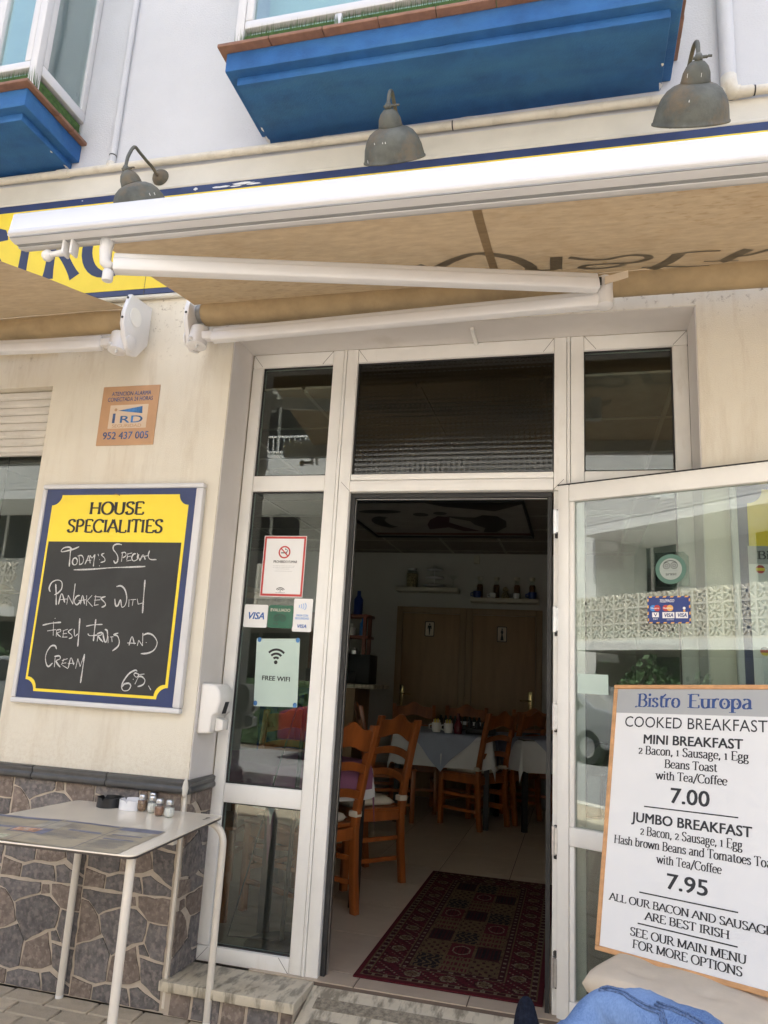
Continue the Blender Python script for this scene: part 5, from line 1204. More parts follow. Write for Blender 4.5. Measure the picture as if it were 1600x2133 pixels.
# ladder-back pine chair: seat faces +y locally, origin on the floor
def chair_parts(parent, lean=.11, h=.985, sw=.205, sd=.20, sh=.47):
    P = parent; wood = M['pine']
    def post(s):
        x = s*sw
        pts = [(x, -sd-.035, 0), (x, -sd-.012, .20), (x, -sd, .42), (x, -sd-.015, .56), (x, -sd-lean*.55, .78), (x, -sd-lean, h)]
        m = MB()
        vs = []; wx, wy = .019, .021
        for (px_, py_, pz) in pts: vs += [(px_-wx, py_-wy, pz), (px_+wx, py_-wy, pz), (px_+wx, py_+wy, pz), (px_-wx, py_+wy, pz)]
        fs = [(0, 3, 2, 1), tuple(len(vs)-4+i for i in range(4))]
        for i in range(len(pts)-1):
            for k in range(4): a, b = i*4+k, i*4+(k+1) % 4; fs.append((a, b, b+4, a+4))
        m.add(vs, fs); m.build('leg', wood, P, bevel=.004, bseg=2, smooth=True)
    for s in (-1, 1):
        post(s)
        x = s*sw
        MB().prism([(x-.019, sd-.02), (x+.019, sd-.02), (x+.019, sd+.02), (x-.019, sd+.02)], lambda u, v, w_: Vector((u, v, w_)), 0, .438).build('leg', wood, P, bevel=.004, smooth=True)
        for z in (.15, .27): MB().box(x-.009, x+.009, -sd+.02, sd-.02, z-.013, z+.013).build('stretcher', wood, P, bevel=.003, bseg=1, smooth=True)
        MB().box(x-.011, x+.011, -sd+.02, sd-.021, .375, .437).build('seat_rail', wood, P, bevel=.003, bseg=1, smooth=True)
    MB().box(-sw+.02, sw-.02, sd-.009, sd+.009, .20, .226).build('stretcher', wood, P, bevel=.003, bseg=1, smooth=True)
    MB().box(-sw+.02, sw-.02, sd-.012, sd+.012, .375, .437).build('seat_rail', wood, P, bevel=.003, bseg=1, smooth=True)
    MB().box(-sw+.02, sw-.02, -sd-.012, -sd+.010, .375, .437).build('seat_rail', wood, P, bevel=.003, bseg=1, smooth=True)
    MB().box(-sw-.02, sw+.02, -sd+.022, sd+.03, .438, .455).build('seat', wood, P, bevel=.005, smooth=True)
    def slat(z, hh, rise, crest=False):
        n = 16; top, bot = [], []
        for i in range(n+1):
            t = -1+2*i/n; x = t*(sw-.015)
            if crest: zt = z+hh/2+rise*(math.cos(t*PI*.95)*.5+.5)**.8+.012*math.cos(t*PI*2.2); zb = z-hh/2+.020*(math.cos(t*PI))
            else: zt = z+hh/2+rise*(1-t*t); zb = z-hh/2+rise*.95*(1-t*t)
            top.append((x, zt)); bot.append((x, zb))
        poly = bot+top[::-1]
        def f(u, v, w_):
            yy = -sd-lean*max(0, (v-.5)/(h-.5)); return Vector((u, yy+w_-.014*(1-(u/sw)**2), v))
        m = MB(); nn = n+1
        vs = [f(u, v, -.008) for u, v in poly]+[f(u, v, .008) for u, v in poly]; L_ = len(poly)
        fs = []
        for i in range(n):
            a, b, c, d = i, i+1, L_-2-i, L_-1-i
            fs.append((a, d, c, b)); fs.append((a+L_, b+L_, c+L_, d+L_))
        for i in range(L_): j = (i+1) % L_; fs.append((i, j, j+L_, i+L_))
        m.add(vs, fs); m.build('crest_rail' if crest else 'back_slat', wood, P, bevel=.003, bseg=1, smooth=True)
    slat(h-.085, .085, .055, True); slat(.745, .045, .030); slat(.605, .045, .030)
def cushion_mesh(m, parent, w_=.40, d=.38, t=.05, name='pad', lump=.3, subn=22):
    mb = MB(); n = subn; vs = []
    def prof_(u, v):
        e = (1-abs(u)**4)*(1-abs(v)**4); e = max(e, 0)**.20
        tuft = sum(math.exp(-(((u-a)**2+(v-b)**2)/.02)) for a, b in ((-.4, -.4), (.4, -.4), (-.4, .4), (.4, .4)))
        return e*(1-lump*tuft*.8)
    for s in (1, -1):
        for j in range(n+1):
            for i in range(n+1):
                u, v = -1+2*i/n, -1+2*j/n
                r = 1-.06*(abs(u*v))**2
                pin = 1-.035*math.cos(v*PI)*(abs(u)**3)
                vs.append((u*w_/2*r*pin, v*d/2*r, s*t/2*prof_(u, v)+t/2+.003*math.sin(u*5+v*3)))
    N = (n+1)**2
    fs = []
    for j in range(n):
        for i in range(n):
            a = j*(n+1)+i; fs.append((a, a+1, a+n+2, a+n+1)); fs.append((N+a, N+a+n+1, N+a+n+2, N+a+1))
    mb.add(vs, fs)
    me = mb.build(name, m, parent, smooth=True)
    bm = bmesh.new(); bm.from_mesh(me.data); bmesh.ops.remove_doubles(bm, verts=bm.verts, dist=.0004); bmesh.ops.recalc_face_normals(bm, faces=bm.faces); bm.to_mesh(me.data); bm.free()
    return me
rzc = math.radians(180-27)
OC = thing('pine_chair', 'pine chair outside by the open door, holding the menu board', 'chair', (.350, -.365, 0), rzc, 'ladder-back pine chairs')
chair_parts(OC, lean=.16, sw=.195, sd=.195)
CU = thing('seat_cushion', 'beige padded seat cushion on the chair below the menu board', 'cushion', (.325, -.395, .453), math.radians(-27))
cushion_mesh(M['cushion'], CU, .53, .36, .085, 'pad', .28, 34)
MB().lathe([(0, 0), (.010, .001), (.0, .004)], Matrix.Translation((.02, .115, .070)), 8).build('button', M['greyink'], CU)

# ------------------------------------------------------------------ person in jeans, seated at the lower right
def skin(name, verts, edges, radii, m, parent, root=0, sub=2):
    me = bpy.data.meshes.new(name); me.from_pydata(verts, edges, []); o = bpy.data.objects.new(name, me); C.objects.link(o)
    md = o.modifiers.new('skin', 'SKIN'); sk = me.skin_vertices[0].data
    for i, r in enumerate(radii): sk[i].radius = (r, r) if not isinstance(r, tuple) else r; sk[i].use_root = (i == root)
    md.use_smooth_shade = True
    s = o.modifiers.new('sub', 'SUBSURF'); s.levels = sub; s.render_levels = sub
    bpy.context.view_layer.update()
    dg = bpy.context.evaluated_depsgraph_get(); ev = o.evaluated_get(dg); me2 = bpy.data.meshes.new_from_object(ev)
    bpy.data.objects.remove(o); bpy.data.meshes.remove(me)
    me2.name = name; me2.materials.clear(); me2.materials.append(m)
    for p in me2.polygons: p.use_smooth = True
    o = bpy.data.objects.new(name, me2); C.objects.link(o); o.parent = parent; return o
PX, PY = .74, -1.18
PE = thing('person', 'seated person in blue jeans and navy shoe, legs crossed, at the lower right', 'person', (PX, PY, 0))
def rel(p): return (p[0]-PX, p[1]-PY, p[2])
sk_ = mat('skin', (.55, .34, .25), .5, .04, 6)
bodyv = [(.74, -1.30, .56), (.76, -1.34, .72), (.80, -1.38, .90), (.82, -1.39, 1.06), (.82, -1.39, 1.16), (.815, -1.38, 1.24), (.80, -1.36, 1.34),   # pelvis..head 0-6
         (.86, -1.20, 1.08), (.78, -1.12, .86), (.56, -1.14, .76), (.80, -1.58, 1.08), (.70, -1.62, .86), (.52, -1.48, .74),
         (.58, -1.20, .55), (.37, -1.06, .56), (.08, -.87, .585), (.0, -.94, .51), (-.05, -1.0, .47),
         (.66, -1.40, .53), (.42, -1.24, .46), (.24, -1.10, .43), (.20, -1.08, .28), (.22, -1.10, .09)]
bodye = [(0, 1), (1, 2), (2, 3), (3, 4), (4, 5), (5, 6), (3, 7), (7, 8), (8, 9), (3, 10), (10, 11), (11, 12), (0, 13), (13, 14), (14, 15), (15, 16), (16, 17), (0, 18), (18, 19), (19, 20), (20, 21), (21, 22)]
bodyr = [.125, .115, .13, .11, .055, .06, .085, .055, .045, .035, .055, .045, .035, .07, .055, .035, .03, .03, .07, .055, .045, .038, .035]
skin('body', [rel(p) for p in bodyv], bodye, bodyr, sk_, PE)
# jeans: one garment round both legs, a little wider than the body
jv = [(.74, -1.30, .60), (.74, -1.30, .50), (.58, -1.20, .55), (.37, -1.06, .560), (.20, -.94, .592), (.080, -.87, .592), (.045, -.89, .55), (.0, -.94, .51), (-.045, -.985, .505),
      (.64, -1.42, .52), (.44, -1.28, .49), (.28, -1.12, .45), (.24, -1.10, .28), (.24, -1.11, .13)]
je = [(0, 1), (0, 2), (2, 3), (3, 4), (4, 5), (5, 6), (6, 7), (7, 8), (0, 9), (9, 10), (10, 11), (11, 12), (12, 13)]
jr = [.145, .14, .10, .086, .080, .072, .066, .062, .072, .10, .09, .075, .062, .068]
jeans = skin('jeans', [rel(p) for p in jv], je, jr, M['denim'], PE, sub=3)
# creases in the denim
for v in jeans.data.vertices:
    c = v.co; n_ = v.normal
    def rdg(t): return 1-abs(((t/PI) % 2)-1)*2
    a = rdg(c.x*26+c.y*20+2.2*math.sin(c.z*14+c.y*7)); b = rdg(c.x*9-c.y*34+c.z*30+1.5*math.sin(c.x*13)); e = math.sin(c.x*60+c.y*47+c.z*33)
    v.co = c+n_*(.0065*a*abs(a)+.0070*b*abs(b)+.0005*e)
def surf_curve(p0, p1, bow, n=24):
    # felled seam following the garment surface: nearest points on the jeans mesh
    from mathutils.bvhtree import BVHTree
    bm = bmesh.new(); bm.from_mesh(jeans.data); bv_ = BVHTree.FromBMesh(bm); out = []
    for i in range(n+1):
        t = i/n; p = Vector(p0).lerp(Vector(p1), t)+Vector(bow)*math.sin(PI*t)
        q, nn, _, _ = bv_.find_nearest(p); out.append((q, nn))
    bm.free(); return out
def seam(p0, p1, bow, m='denimseam', wd=.010, n=24):
    c = surf_curve(rel(p0), rel(p1), bow, n); mb = MB()
    for off in (-wd/2, wd/2):
        pts = []
        for i, (q, nn) in enumerate(c):
            t = (c[min(i+1, n)][0]-c[max(i-1, 0)][0]).normalized(); sd = t.cross(nn).normalized(); pts.append(q+sd*off+nn*.0012)
        mb.tube(pts, .0030, 6)
    return mb.build('seam', M[m], PE, smooth=True)
seam((.03, -.90, .70), (.20, -1.06, .60), (.03, 0, .06))
seam((.17, -.98, .72), (.34, -1.16, .60), (.03, 0, .06))
shirt = skin('shirt', [rel(p) for p in bodyv[:4]]+[rel(bodyv[7]), rel(bodyv[8]), rel(bodyv[10]), rel(bodyv[11])], [(0, 1), (1, 2), (2, 3), (3, 4), (4, 5), (3, 6), (6, 7)], [.16, .15, .155, .13, .07, .058, .07, .058], M['navyfab'], PE)
# shoe on the crossed foot, toe pointing up
shoe = skin('shoe', [rel(p) for p in ((-.060, -1.03, .48), (-.100, -1.04, .50), (-.116, -1.02, .56), (-.120, -1.0, .612), (-.118, -.995, .640))], [(0, 1), (1, 2), (2, 3), (3, 4)], [.045, .045, .040, .027, .012], M['navyfab'], PE)
skin('shoe', [rel(p) for p in ((.23, -1.12, .05), (.20, -1.07, .045), (.15, -1.02, .035))], [(0, 1), (1, 2)], [.045, .045, .035], M['navyfab'], PE)
MB().box(.50, 1.02, -1.46, -.96, .40, .44, Matrix.Identity(4)) 
SC2 = thing('terrace_chair', 'plain metal terrace chair under the person in jeans', 'chair', (.78, -1.2, 0))
s_ = MB(); s_.box(-.22, .24, -.24, .24, .395, .42); s_.build('seat', M['armgrey'], SC2, bevel=.01, smooth=True)
for a, b in ((-.2, -.2), (-.2, .2), (.22, -.2), (.22, .2)): MB().tube([(a, b, 0), (a*.95, b*.95, .40)], .012, 8).build('leg', M['armgrey'], SC2, smooth='auto')

# ------------------------------------------------------------------ interior shell
IX0, IX1, IY0, IY1, CZ = -4.3, .62, .285, 5.25, 2.80
fl = sub('floor', None); struct(fl)
box('screed', M['floor_j'], fl, IX0, IX1, .201, IY1, .02, F-.004)
t0 = box('floor_tile', M['floor_t'], fl, -.232, .232, -.246, .246, F-.012, F)
t0.location = (-.42-.235, .335, 0)
nr = 0
y = .2+.25
ys = [(.201+.065, .065)]
box_small = None
first = True
for j in range(11):
    yc = .33+.25+j*.498
    for i in range(-7, 3):
        xc = -.42-.235+i*.47
        if xc-.235 < IX0-.2 or xc+.235 > IX1+.2 or yc > IY1: continue
        if first: t0.location = (xc, yc, 0); first = False
        else: inst(t0, 'floor_tile', fl, (xc, yc, 0))
for i in range(-7, 3):
    xc = -.42-.235+i*.47
    if xc-.235 < IX0-.2 or xc+.235 > IX1+.2: continue
    x0, x1 = xc-.232, xc+.232
    if x1 < -1.1 or x0 > .5: continue
    box('floor_tile', M['floor_t'], fl, x0, x1, .2015, .329, F-.03, F)
iw = MB()
iw.box(IX0-.1, IX0, .252, IY1+.1, 0, CZ+.05)
iw.box(IX1, IX1+.1, .252, IY1+.1, 0, CZ+.05)
iw.box(IX0, IX1, IY1, IY1+.1, 0, CZ+.05)
iw.box(IX0, -4.6, .252, .30, 0, CZ)
iw.box(-2.62, -1.66, .252, .285, 0, 2.95); iw.box(.53, IX1, .252, .285, 0, 2.95); iw.box(IX0, -2.62, .252, .285, 0, .90); iw.box(IX0, -2.62, .252, .285, 2.9, 3.2)
o = iw.build('interior_walls', M['int_wall']); struct(o)
cl = sub('ceiling', None); struct(cl)
box('ceiling_void', M['gasket'], cl, IX0-.1, IX1+.1, .251, IY1+.1, CZ+.14, CZ+.18)
cb = MB()
cp0 = box('ceiling_panel', M['ceil'], cl, -.288, .288, -.288, .288, 0, .012); first = True
for j in range(9):
    for i in range(9):
        xc, yc = IX0+.25+i*.6, .55+j*.6
        if xc > IX1+.2 or yc > IY1+.1: continue
        if first: cp0.location = (xc, yc, CZ+.004); first = False
        else: inst(cp0, 'ceiling_panel', cl, (xc, yc, CZ+.004))
for i in range(10):
    x = IX0-.05+i*.6
    if x < IX1: cb.box(x-.011, x+.011, .30, IY1, CZ, CZ+.02)
for j in range(9):
    y = .25+j*.6
    if .3 < y < IY1: cb.box(IX0, IX1, y-.011, y+.011, CZ-.001, CZ+.02)
cb.build('ceiling_grid', M['ceilj'], cl)

# WC doors on the back wall
def wc(x0, x1, label, hx, man):
    t = thing('toilet_door', label, 'door', ((x0+x1)/2, IY1, F), 0, None)
    w2 = (x1-x0)/2; H = 2.045
    m = MB(); m.box(-w2, -w2+.07, -.03, -.001, 0, H); m.box(w2-.07, w2, -.03, -.001, 0, H); m.box(-w2+.0701, w2-.0701, -.03, -.001, H-.07, H)
    m.build('door_frame', M['wframe'], t, bevel=.004, smooth=True)
    box('door_leaf', M['wdoor'], t, -w2+.073, w2-.073, -.022, -.002, .008, H-.073, bevel=.003)
    s = 1 if hx > 0 else -1
    h = MB(); h.box(hx-.019, hx+.019, -.028, -.0222, .94, 1.17); h.build('handle_plate', M['brass'], t, bevel=.002, smooth=True)
    h = MB(); h.tube([(hx, -.028, 1.075), (hx, -.065, 1.075), (hx-s*.11, -.068, 1.075)], .009, 8); h.build('handle', M['brass'], t, smooth=True)
    px_ = (-.015 if man else -.02); pz = 1.80 if man else 1.77
    f = lambda u, v, w_=0: Vector((px_+u, -.0225-w_, pz+v))
    flat('sign_border', roundrect(-.055, -.085, .055, .085, .012), f, 0, M['black'], t, .001); flat('sign_face', roundrect(-.046, -.076, .046, .076, .008), f, .0012, M['cushion'], t)
    fig = MB()
    if man:
        fig.prism(disc(0, .052, .010, 14), f, .002, .0026); fig.prism([(-.020, .038), (.020, .038), (.024, 0), (.016, .0), (.012, .02), (.004, -.066), (-.004, -.066), (-.012, .02), (-.016, 0), (-.024, 0)], f, .002, .0026)
    else:
        fig.prism(disc(.002, .056, .009, 14), f, .002, .0026); fig.prism([(-.008, .045), (.010, .045), (.016, .02), (.008, .0), (.020, -.066), (-.016, -.066), (-.006, 0), (-.014, .02)], f, .002, .0026)
    fig.build('figure_symbol', M['black'], t); return t
wc(-1.975, -1.178, 'left brown toilet door with the man symbol', -.305, True)
wc(-1.176, -.345, 'right brown toilet door with the woman symbol', .295, False)
def wshelf(x0, x1, z, label):
    t = thing('wall_shelf', label, 'shelf', (x0, IY1, z)); box('board', M['shelf'], t, 0, x1-x0, -.20, -.001, -.045, 0, bevel=.003); return t
wshelf(-1.97, -1.26, 2.385, 'cream shelf above the left toilet door'); wshelf(-1.12, -.38, 2.285, 'lower cream shelf above the right toilet door')
def lathe_thing(nm, cat, label, loc, profs, group=None):
    t = thing(nm, label, cat, loc, 0, group)
    for pn, m_, pr in profs: MB().lathe(pr, None, 16, cap=False).build(pn, m_, t, smooth='auto')
    return t
sy = IY1-.10
beans = mat('mixed_cork_fill', (.30, .24, .14), .9, .6, 55)
lathe_thing('storage_jar', 'jar', 'tall glass jar full of corks on the left shelf', (-1.80, sy, 2.385), [('contents', beans, [(0, .005), (.062, .005), (.066, .16), (0, .165)]), ('jar', M['clear'], [(0, 0), (.068, 0), (.07, .17), (.05, .20)]), ('lid', M['steel'], [(.05, .198), (.052, .22), (0, .222)])])
CS = thing('cake_stand', 'three tier silver cake stand on the left shelf', 'cake stand', (-1.545, sy, 2.385))
MB().tube([(0, 0, 0), (0, 0, .27)], .005, 8).build('stem', M['steel'], CS, smooth=True)
for z, r in ((.02, .13), (.11, .11), (.20, .09)): MB().lathe([(0, z), (r*.8, z), (r, z+.01), (r, z+.013), (0, z+.005)], None, 24, cap=False).build('plate', M['ashwht'], CS, smooth='auto')
lathe_thing('cocktail_glass', 'glass', 'stemmed cocktail glass at the right end of the left shelf', (-1.33, sy, 2.385), [('bowl', M['clear'], [(0, .10), (.01, .10), (.07, .15)]), ('stem', M['clear'], [(.035, 0), (.005, .006), (.005, .10)])])
drk = mat('dark_infusion', (.16, .07, .035), .6, .5, 40)
for x, lb in ((-1.03, 'leftmost'), (-.845, 'second from left'), (-.62, 'third from left'), (-.455, 'rightmost')):
    lathe_thing('corked_bottle', 'bottle', lb+' of the four corked bottles on the right shelf', (x, sy+.03, 2.285), [('contents', drk, [(0, .01), (.032, .01), (.034, .14), (.026, .16), (0, .165)]), ('glass', M['clear'], [(0, 0), (.035, 0), (.037, .15), (.025, .185), (.024, .215)]), ('cork', M['shelf'], [(.022, .205), (.030, .22), (.030, .245), (0, .247)])], 'corked bottles on the shelf')
def mug(x, y, z, m, label, r=.045, h=.075, group=None, s=-1):
    t = thing('mug', label, 'mug', (x, y, z), 0, group)
    MB().lathe([(0, 0), (r*.8, 0), (r, h*.4), (r, h), (r*.92, h), (r*.9, .01), (0, .008)], None, 18, cap=False).build('cup', m, t, smooth='auto')
    MB().tube([(s*r*.95, 0, h*.8), (s*(r+.025), 0, h*.72), (s*(r+.025), 0, h*.35), (s*r*.9, 0, h*.25)], .006, 6).build('handle', m, t, smooth=True)
mug(-1.05, sy-.04, 2.285, M['sticknavy'], 'dark blue mug at the left end of the right shelf'); mug(-.45, sy-.04, 2.285, M['sticknavy'], 'dark blue mug at the right end of the right shelf')
mug(-.88, sy-.045, 2.285, M['ashwht'], 'small white mug second on the right shelf', .035, .06); mug(-.62, sy-.045, 2.285, M['ashwht'], 'small white mug third on the right shelf', .035, .06)
fp = thing('figurine', 'small seated figurine between the bottles on the right shelf', 'figurine', (-.745, sy, 2.285))
MB().lathe([(0, 0), (.04, 0), (.045, .03), (.03, .07), (.015, .08), (.03, .09), (.032, .11), (.02, .13), (0, .135)], None, 14, cap=False).build('body', beans, fp, smooth=True)
va = thing('alarm_sensor', 'small pale sensor box high on the back wall', 'sensor', (-1.08, IY1, 2.74)); box('body', M['shelf'], va, -.032, .032, -.04, -.001, -.055, .04, bevel=.006)

# ceiling picture: generic dark silhouettes on pale panel
CPc = thing('ceiling_picture', 'large framed picture with dark figure shapes fixed to the ceiling', 'picture', (-1.15, 3.35, CZ))
pf = lambda u, v, w_=0: Vector((u, v, -.012-w_))
box('canvas', mat('ceiling_picture_ground', (.30, .29, .27), .7), CPc, -.80, .745, -.72, .755, -.012, -.001)
for nm, a in (('frame_bar', (-.82, .765, -.745, -.7205)), ('frame_bar', (-.82, .765, .7555, .78)), ('frame_bar', (-.82, -.8005, -.72, .755)), ('frame_bar', (.7455, .765, -.72, .755))): box(nm, M['black'], CPc, a[0], a[1], a[2], a[3], -.03, -.001)
fg = M['black']
def fpoly(nm, pts, m=fg, k=.001): flat(nm, pts, pf, k, m, CPc, .001)
fpoly('figure', [(.30, -.1), (.38, -.2), (.50, -.16), (.56, .05), (.54, .30), (.42, .55), (.30, .55), (.34, .35), (.26, .2), (.24, .05), (.1, -.08), (.06, -.16), (.2, -.12)])
fpoly('figure', [(-.12, 0), (-.02, -.16), (.08, -.12), (.04, .1), (.14, .3), (.28, .5), (.12, .5), (.0, .32), (-.2, .42), (-.18, .2)], mat('ceiling_picture_plum', (.07, .03, .04), .7))
fpoly('figure', disc(-.16, -.22, .07, 14)); fpoly('figure', disc(.02, -.27, .06, 14))
fpoly('figure', arc(-.52, .1, .16, .26, 100, 260, 14)+arc(-.47, .1, .08, .20, 260, 100, 14)); fpoly('figure', disc(-.5, -.34, .19, 20, .07))
fpoly('dark_canopy', [(-.1, -.71), (.74, -.71), (.74, -.60), (.5, -.35), (.35, -.42), (.1, -.52)], M['black'], .0012)
fpoly('red_stripe', rect(-.79, .60, .74, .70), mat('ceiling_picture_red', (.14, .05, .035), .7), .0006)

# doormat-size oriental rug with printed pattern
RX0, RX1, RY0, RY1 = -.918, -.13, .30, 2.185
RG = thing('rug', 'red oriental patterned rug inside the doorway', 'rug', (RX0, RY0, F))
nx, ny = 112, 268
def rugcol(x, y, W, L):
    d = min(x, W-x, y, L-y)
    red, dark, tan_, cream, black = 0, 1, 2, 3, 4
    h = (math.sin(x*157.3+y*311.7)*43758.5) % 1
    if d < .022: return red
    if d < .056:
        s = (y if min(x, W-x) < min(y, L-y) else x); p = (s/.052) % 1
        if .32 < p < .68 and .030 < d < .049: return tan_ if .42 < p < .58 and .036 < d < .043 else cream
        if d < .026 or d > .052: return tan_
        return dark
    if d < .165:
        s = (y if min(x, W-x) < min(y, L-y) else x); p = (s/.155) % 1; q = (d-.11)/.040
        e = ((p-.5)/.26)**2+q*q
        if e < .35: return tan_ if h < .7 else dark
        if e < .75: return cream if h < .55 else tan_
        if e < 1.0: return dark
        v = math.sin(x*210)*math.sin(y*190)+.6*math.sin((x+y)*120)
        return dark if v > .35 else (cream if v < -1.05 else (tan_ if v < -.9 else red))
    if d < .20:
        s = (y if min(x, W-x) < min(y, L-y) else x); p = (s/.052) % 1
        if .35 < p < .65 and .174 < d < .191: return cream
        return tan_ if d < .169 or d > .196 else dark
    ix, iy = x-.20, y-.20; w_, l_ = W-.40, L-.40
    ci, cj = int(ix/w_*3), int(iy/l_*8); fx, fy = ix/w_*3-ci, iy/l_*8-cj
    if fx < .06 or fx > .94 or fy < .05 or fy > .95: return tan_ if h < .85 else dark
    k = (ci+cj*2) % 5
    if k == 0: return (tan_ if math.sin(fx*26+math.sin(fy*13)*3) > .5 else black)
    if k == 1: return (red if abs(math.sin(fx*22))*abs(math.sin(fy*9)) > .55 else tan_)
    if k == 2: return (dark if (math.sin(fx*19)*math.sin(fy*17)) > .45 else tan_)
    if k == 3:
        r = math.hypot(fx-.5, fy-.5); return cream if .28 < r < .33 else (dark if r < .3 and math.sin(fx*40) > .2 else red)
    return (black if math.sin(fx*44) > 0 and .15 < fy < .85 else dark)
W, L = RX1-RX0, RY1-RY0
vs = [(W*i/nx, L*j/ny, .009) for j in range(ny+1) for i in range(nx+1)]
fs = [(j*(nx+1)+i, j*(nx+1)+i+1, (j+1)*(nx+1)+i+1, (j+1)*(nx+1)+i) for j in range(ny) for i in range(nx)]
rm = MB(); rm.v = vs; rm.f = fs; rm.mi = [rugcol(W*(i+.5)/nx, L*(j+.5)/ny, W, L) for j in range(ny) for i in range(nx)]
rug_m = [mat('rug_red', (.072, .013, .017), .95, .15, 60, .4, 500, spec=.05), mat('rug_maroon', (.040, .012, .014), .95, .2, 60, spec=.05), mat('rug_tan', (.095, .065, .035), .95, .2, 60, spec=.05), mat('rug_cream', (.15, .12, .085), .95, .15, 60, spec=.05), mat('rug_black', (.018, .014, .016), .95, .2, 60, spec=.05)]
me = bpy.data.meshes.new('pile'); me.from_pydata(rm.v, [], rm.f)
for q in rug_m: me.materials.append(q)
me.polygons.foreach_set('material_index', rm.mi)
o = bpy.data.objects.new('pile', me); C.objects.link(o); o.parent = RG
box('backing', rug_m[0], RG, -.002, W+.002, -.002, L+.002, .0005, .0085, bevel=.002)

# interior chairs
def place_chair(bx, by, fx_, fy_, label, cushion=True, first=None):
    # (bx, by) midpoint of the back legs, facing (fx_, fy_)
    a = math.atan2(-fx_, fy_); d = Vector((fx_, fy_)).normalized()
    t = copy_tree(CH0) if first is None else first
    t.location = (bx+d.x*.235, by+d.y*.235, F); t.rotation_euler = (0, 0, a); t['label'] = label
    if cushion:
        c = copy_tree(CU0) if place_chair.n else CU0
        place_chair.n += 1
        c.location = (t.location.x+d.x*.01, t.location.y+d.y*.01, F+.454); c.rotation_euler = (0, 0, a)
        c['label'] = 'off white tied cushion on the '+label.split(',')[0]
    return t
place_chair.n = 0
CH0 = thing('pine_chair', 'x', 'chair', (0, 0, 0), 0, 'ladder-back pine chairs'); chair_parts(CH0)
CU0 = thing('seat_cushion', 'x', 'cushion', (0, 0, 0), 0, 'off white seat cushions on the pine chairs')
cushion_mesh(M['cushion_w'], CU0, .385, .37, .052, 'pad', .3, 16)
for s in (-1, 1): MB().box(s*.205-.025, s*.205+.025, -.200-.040, -.200+.020, .035, .068).build('tie_strap', M['cushion_w'], CU0, bevel=.006, smooth=True)
def mid(a, b): return ((a[0]+b[0])/2, (a[1]+b[1])/2)
def ch(pa, pb, facing, label, cushion=True, first=None):
    m_ = mid(pa, pb); return place_chair(m_[0], m_[1], facing[0], facing[1], label, cushion, first)
ch((-1.146, 1.108), (-1.33, .73), (-.90, .43), 'nearest pine chair just inside the doorway, seen from behind', True, CH0)
ch((-1.061, 1.839), (-1.36, 2.10), (-.65, -.76), 'pine chair behind the nearest one, turned to the purple cloth')
ch((-2.02, 1.72), (-1.72, 1.98), (.1, -.99), 'pine chair seen through the narrow sidelight across the table', False)
ch((-2.30, .85), (-2.12, .52), (.88, .47), 'pine chair at the far left of the near table', False)
ch((-.781, 3.70), (-.60, 4.02), (-.87, .49), 'left pine chair of the back right pair')
ch((-.505, 4.16), (-.345, 4.47), (-.87, .49), 'right pine chair of the back right pair')
ch((-1.95, 3.95), (-1.82, 3.62), (.93, .37), 'dark pine chair at the left end of the back table', False)
ch((-1.80, 4.62), (-1.42, 4.72), (.26, -.96), 'dark pine chair behind the back table, near the left toilet door', False)
ch((-1.30, 4.90), (-.92, 4.92), (.02, -1), 'dark pine chair behind the tray of bottles', False)
ch((-.62, 5.0), (-.22, 4.98), (-.05, -1), 'dark pine chair against the back wall at the right', False)
# tables with cloths
def cloth(side, drop, m, parent, name, folds=.018, seed=0, ck=1.0, zt=.775):
    rnd = random.Random(seed); n = 26; ext = side/2+drop; h = side/2; vs = []
    for j in range(n+1):
        for i in range(n+1):
            u, v = -ext+2*ext*i/n, -ext+2*ext*j/n
            ox, oy = max(0, abs(u)-h), max(0, abs(v)-h)
            if ox == 0 and oy == 0: x, y, z = u, v, zt
            elif ox > 0 and oy > 0:
                r = math.hypot(ox, oy); sx, sy2 = math.copysign(1, u), math.copysign(1, v)
                k = .18; x = sx*(h+ox*k*.8+.012); y = sy2*(h+oy*k*.8+.012); z = zt-r*.93*ck
            elif ox > 0: x = math.copysign(h+.012+.05*ox+folds*math.sin(v*17+seed)*min(1, ox*6), u); y = v; z = zt-ox
            else: x = u; y = math.copysign(h+.012+.05*oy+folds*math.sin(u*17+seed)*min(1, oy*6), v); z = zt-oy
            vs.append((x, y, z))
    mb = MB(); mb.add(vs, [(j*(n+1)+i, j*(n+1)+i+1, (j+1)*(n+1)+i+1, (j+1)*(n+1)+i) for j in range(n) for i in range(n)])
    return mb.build(name, m, parent, smooth=True)
def diamond(side, over, m, parent, zt=.778):
    # square overlay laid at 45 degrees: its corners hang over the middle of each side
    h = side/2; R_ = over; n = 28; vs = []
    for j in range(n+1):
        for i in range(n+1):
            a, b = -1+2*i/n, -1+2*j/n
            u, v = (a+b)/2*R_, (b-a)/2*R_
            ox, oy = max(0, abs(u)-h), max(0, abs(v)-h)
            x, y, z = u, v, zt
            if ox > 0: x = math.copysign(h+.017+.06*ox, u); z -= ox; y = v*(1-.3*ox)+.012*math.sin(ox*20)
            if oy > 0: y = math.copysign(h+.017+.06*oy, v); z -= oy; x = (u*(1-.3*oy)+.012*math.sin(oy*20)) if ox == 0 else x
            vs.append((x, y, z))
    mb = MB(); mb.add(vs, [(j*(n+1)+i, j*(n+1)+i+1, (j+1)*(n+1)+i+1, (j+1)*(n+1)+i) for j in range(n) for i in range(n)])
    return mb.build('overlay', m, parent, smooth=True)
